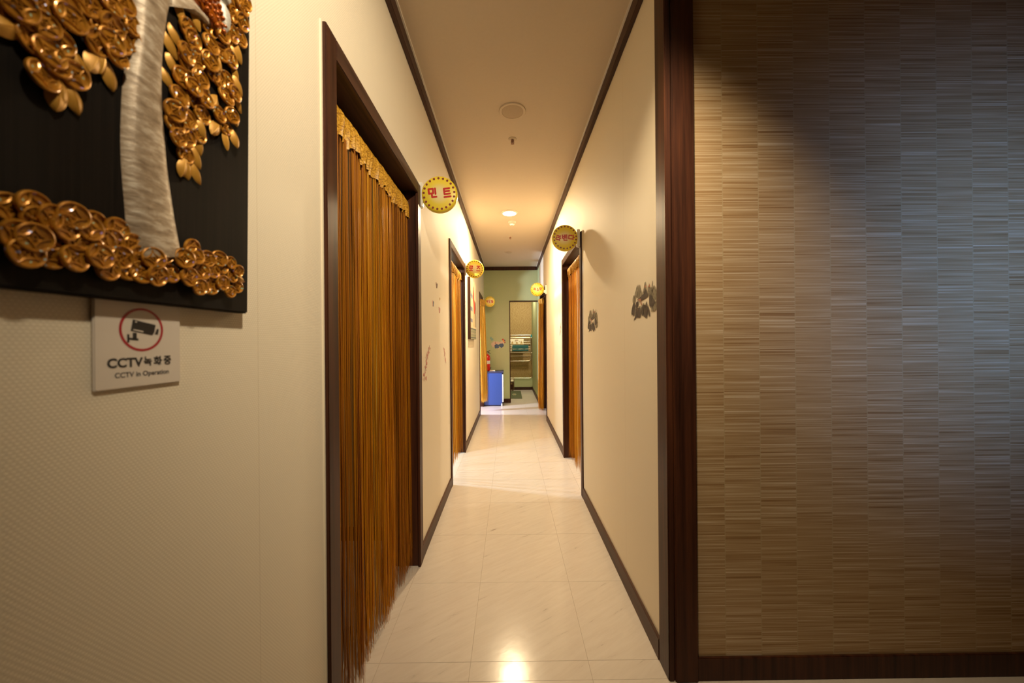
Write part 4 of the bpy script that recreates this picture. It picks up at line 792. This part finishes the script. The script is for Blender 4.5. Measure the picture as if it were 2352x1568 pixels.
def drape(name, label, x0, x1, y, zt, zf, zbk, mat, th=.010, marks=None):
    mb = MB(); k = mb.mi(mat); n = 14; rn = random.Random(len(label)); cx = (x0 + x1) / 2
    prof = [(-.020, zf), (-.021, (zf + zt) / 2), (-.018, zt - .012), (-.008, zt + .004), (.006, zt + .004), (.016, zt - .012), (.019, (zt + zbk) / 2), (.018, zbk)]
    out = prof; inn = [(a * .5, z - (.008 if z > zt - .02 else 0)) for a, z in prof][::-1]; ring = out + inn
    for i in range(n + 1):
        x = x0 + (x1 - x0) * i / n - cx; q = .004 * math.sin(i * 1.1)
        for a, z in ring: mb.v.append((x, a + q * (zt - z) * 4, z - zt))
    m_ = len(ring)
    for i in range(n):
        for j in range(m_): mb.f.append((i * m_ + j, i * m_ + (j + 1) % m_, (i + 1) * m_ + (j + 1) % m_, (i + 1) * m_ + j)); mb.m.append(k)
    mb.f += [tuple(range(m_)), tuple(n * m_ + j for j in range(m_))]; mb.m += [k, k]
    if marks:
        for P, mt_ in marks: mb.prism([(a - cx, -.030, z - zt) for a, z in P], (0, -.0008, 0), mt_)
    return tag(mb.build(name, loc=(cx, y, zt), smooth=True), label, 'towel')
drape('towel', 'dark teal towel hanging over bars of the drying rack', .072, .475, 9.065, 1.133, .985, 1.01, 'teal')
mk = []
for c in (.07, .185, .30): mk += [([(c - .035, 1.155), (c + .035, 1.155), (c + .022, 1.20), (c, 1.225), (c - .022, 1.20)], 'tan'), ([(c - .008, 1.222), (c + .008, 1.222), (c, 1.245)], 'inkred'), ([(c - .05, 1.228), (c - .025, 1.228), (c - .025, 1.234), (c - .05, 1.234)], 'inkred')]
mk.append(([(.14, 1.262), (.22, 1.262), (.22, 1.274), (.14, 1.274)], 'inkred'))
for z in (1.14, 1.10, 1.06): mk.append(([(-.05, z), (.345, z), (.345, z + .006), (-.05, z + .006)], 'tan'))
drape('towel', 'white towel printed with tan figures behind the teal towel', -.08, .355, 9.125, 1.285, .98, 1.0, 'towelwhite', marks=mk)
mt_o = thing('floor_mat', 'green floor mat with faint flower motif in the end doorway', 'mat', (.08, 8.32, 0))
MB().box(-.3, .185, -.59, .58, .0004, .008, 'mat').build('pad', mt_o, bevel=.003)
fm = MB()
for k in range(6):
    a = k * math.pi / 3; c = (.02 + .035 * math.cos(a), -.02 + .11 * math.sin(a)); fm.prism([(c[0] + .018 * math.cos(2 * math.pi * i / 8), c[1] + .055 * math.sin(2 * math.pi * i / 8), .0081) for i in range(8)], (0, 0, .0006), 'picgrey')
fm.prism([(.02 + .016 * math.cos(2 * math.pi * i / 8), -.02 + .05 * math.sin(2 * math.pi * i / 8), .0081) for i in range(8)], (0, 0, .0008), 'tan'); fm.build('motif', mt_o)
st = thing('side_stool', 'dark low stool left of the green ledge in the end room', 'stool', (.0, 9.0, 0))
MB().box(-.09, .095, -.06, .06, .19, .205, 'wood').build('seat', st, bevel=.004)
for x in (-.075, .078):
    for y in (-.045, .045): MB().box(x - .012, x + .012, y - .012, y + .012, 0, .19, 'wood').build('leg', st)
MB().box(-.08, .083, -.04, -.03, .03, .16, 'wood').build('apron', st)
ro = MB().lathe([(.010, -.08), (.034, -.08), (.036, -.074), (.036, .085), (.034, .092), (.010, .092)], 'towelwhite', 24, 'x', (0, 0, .036))
tag(ro.build('paper_roll', loc=(.0, 9.0, .2055), smooth=True), 'white paper roll lying on the dark low stool', 'paper roll')
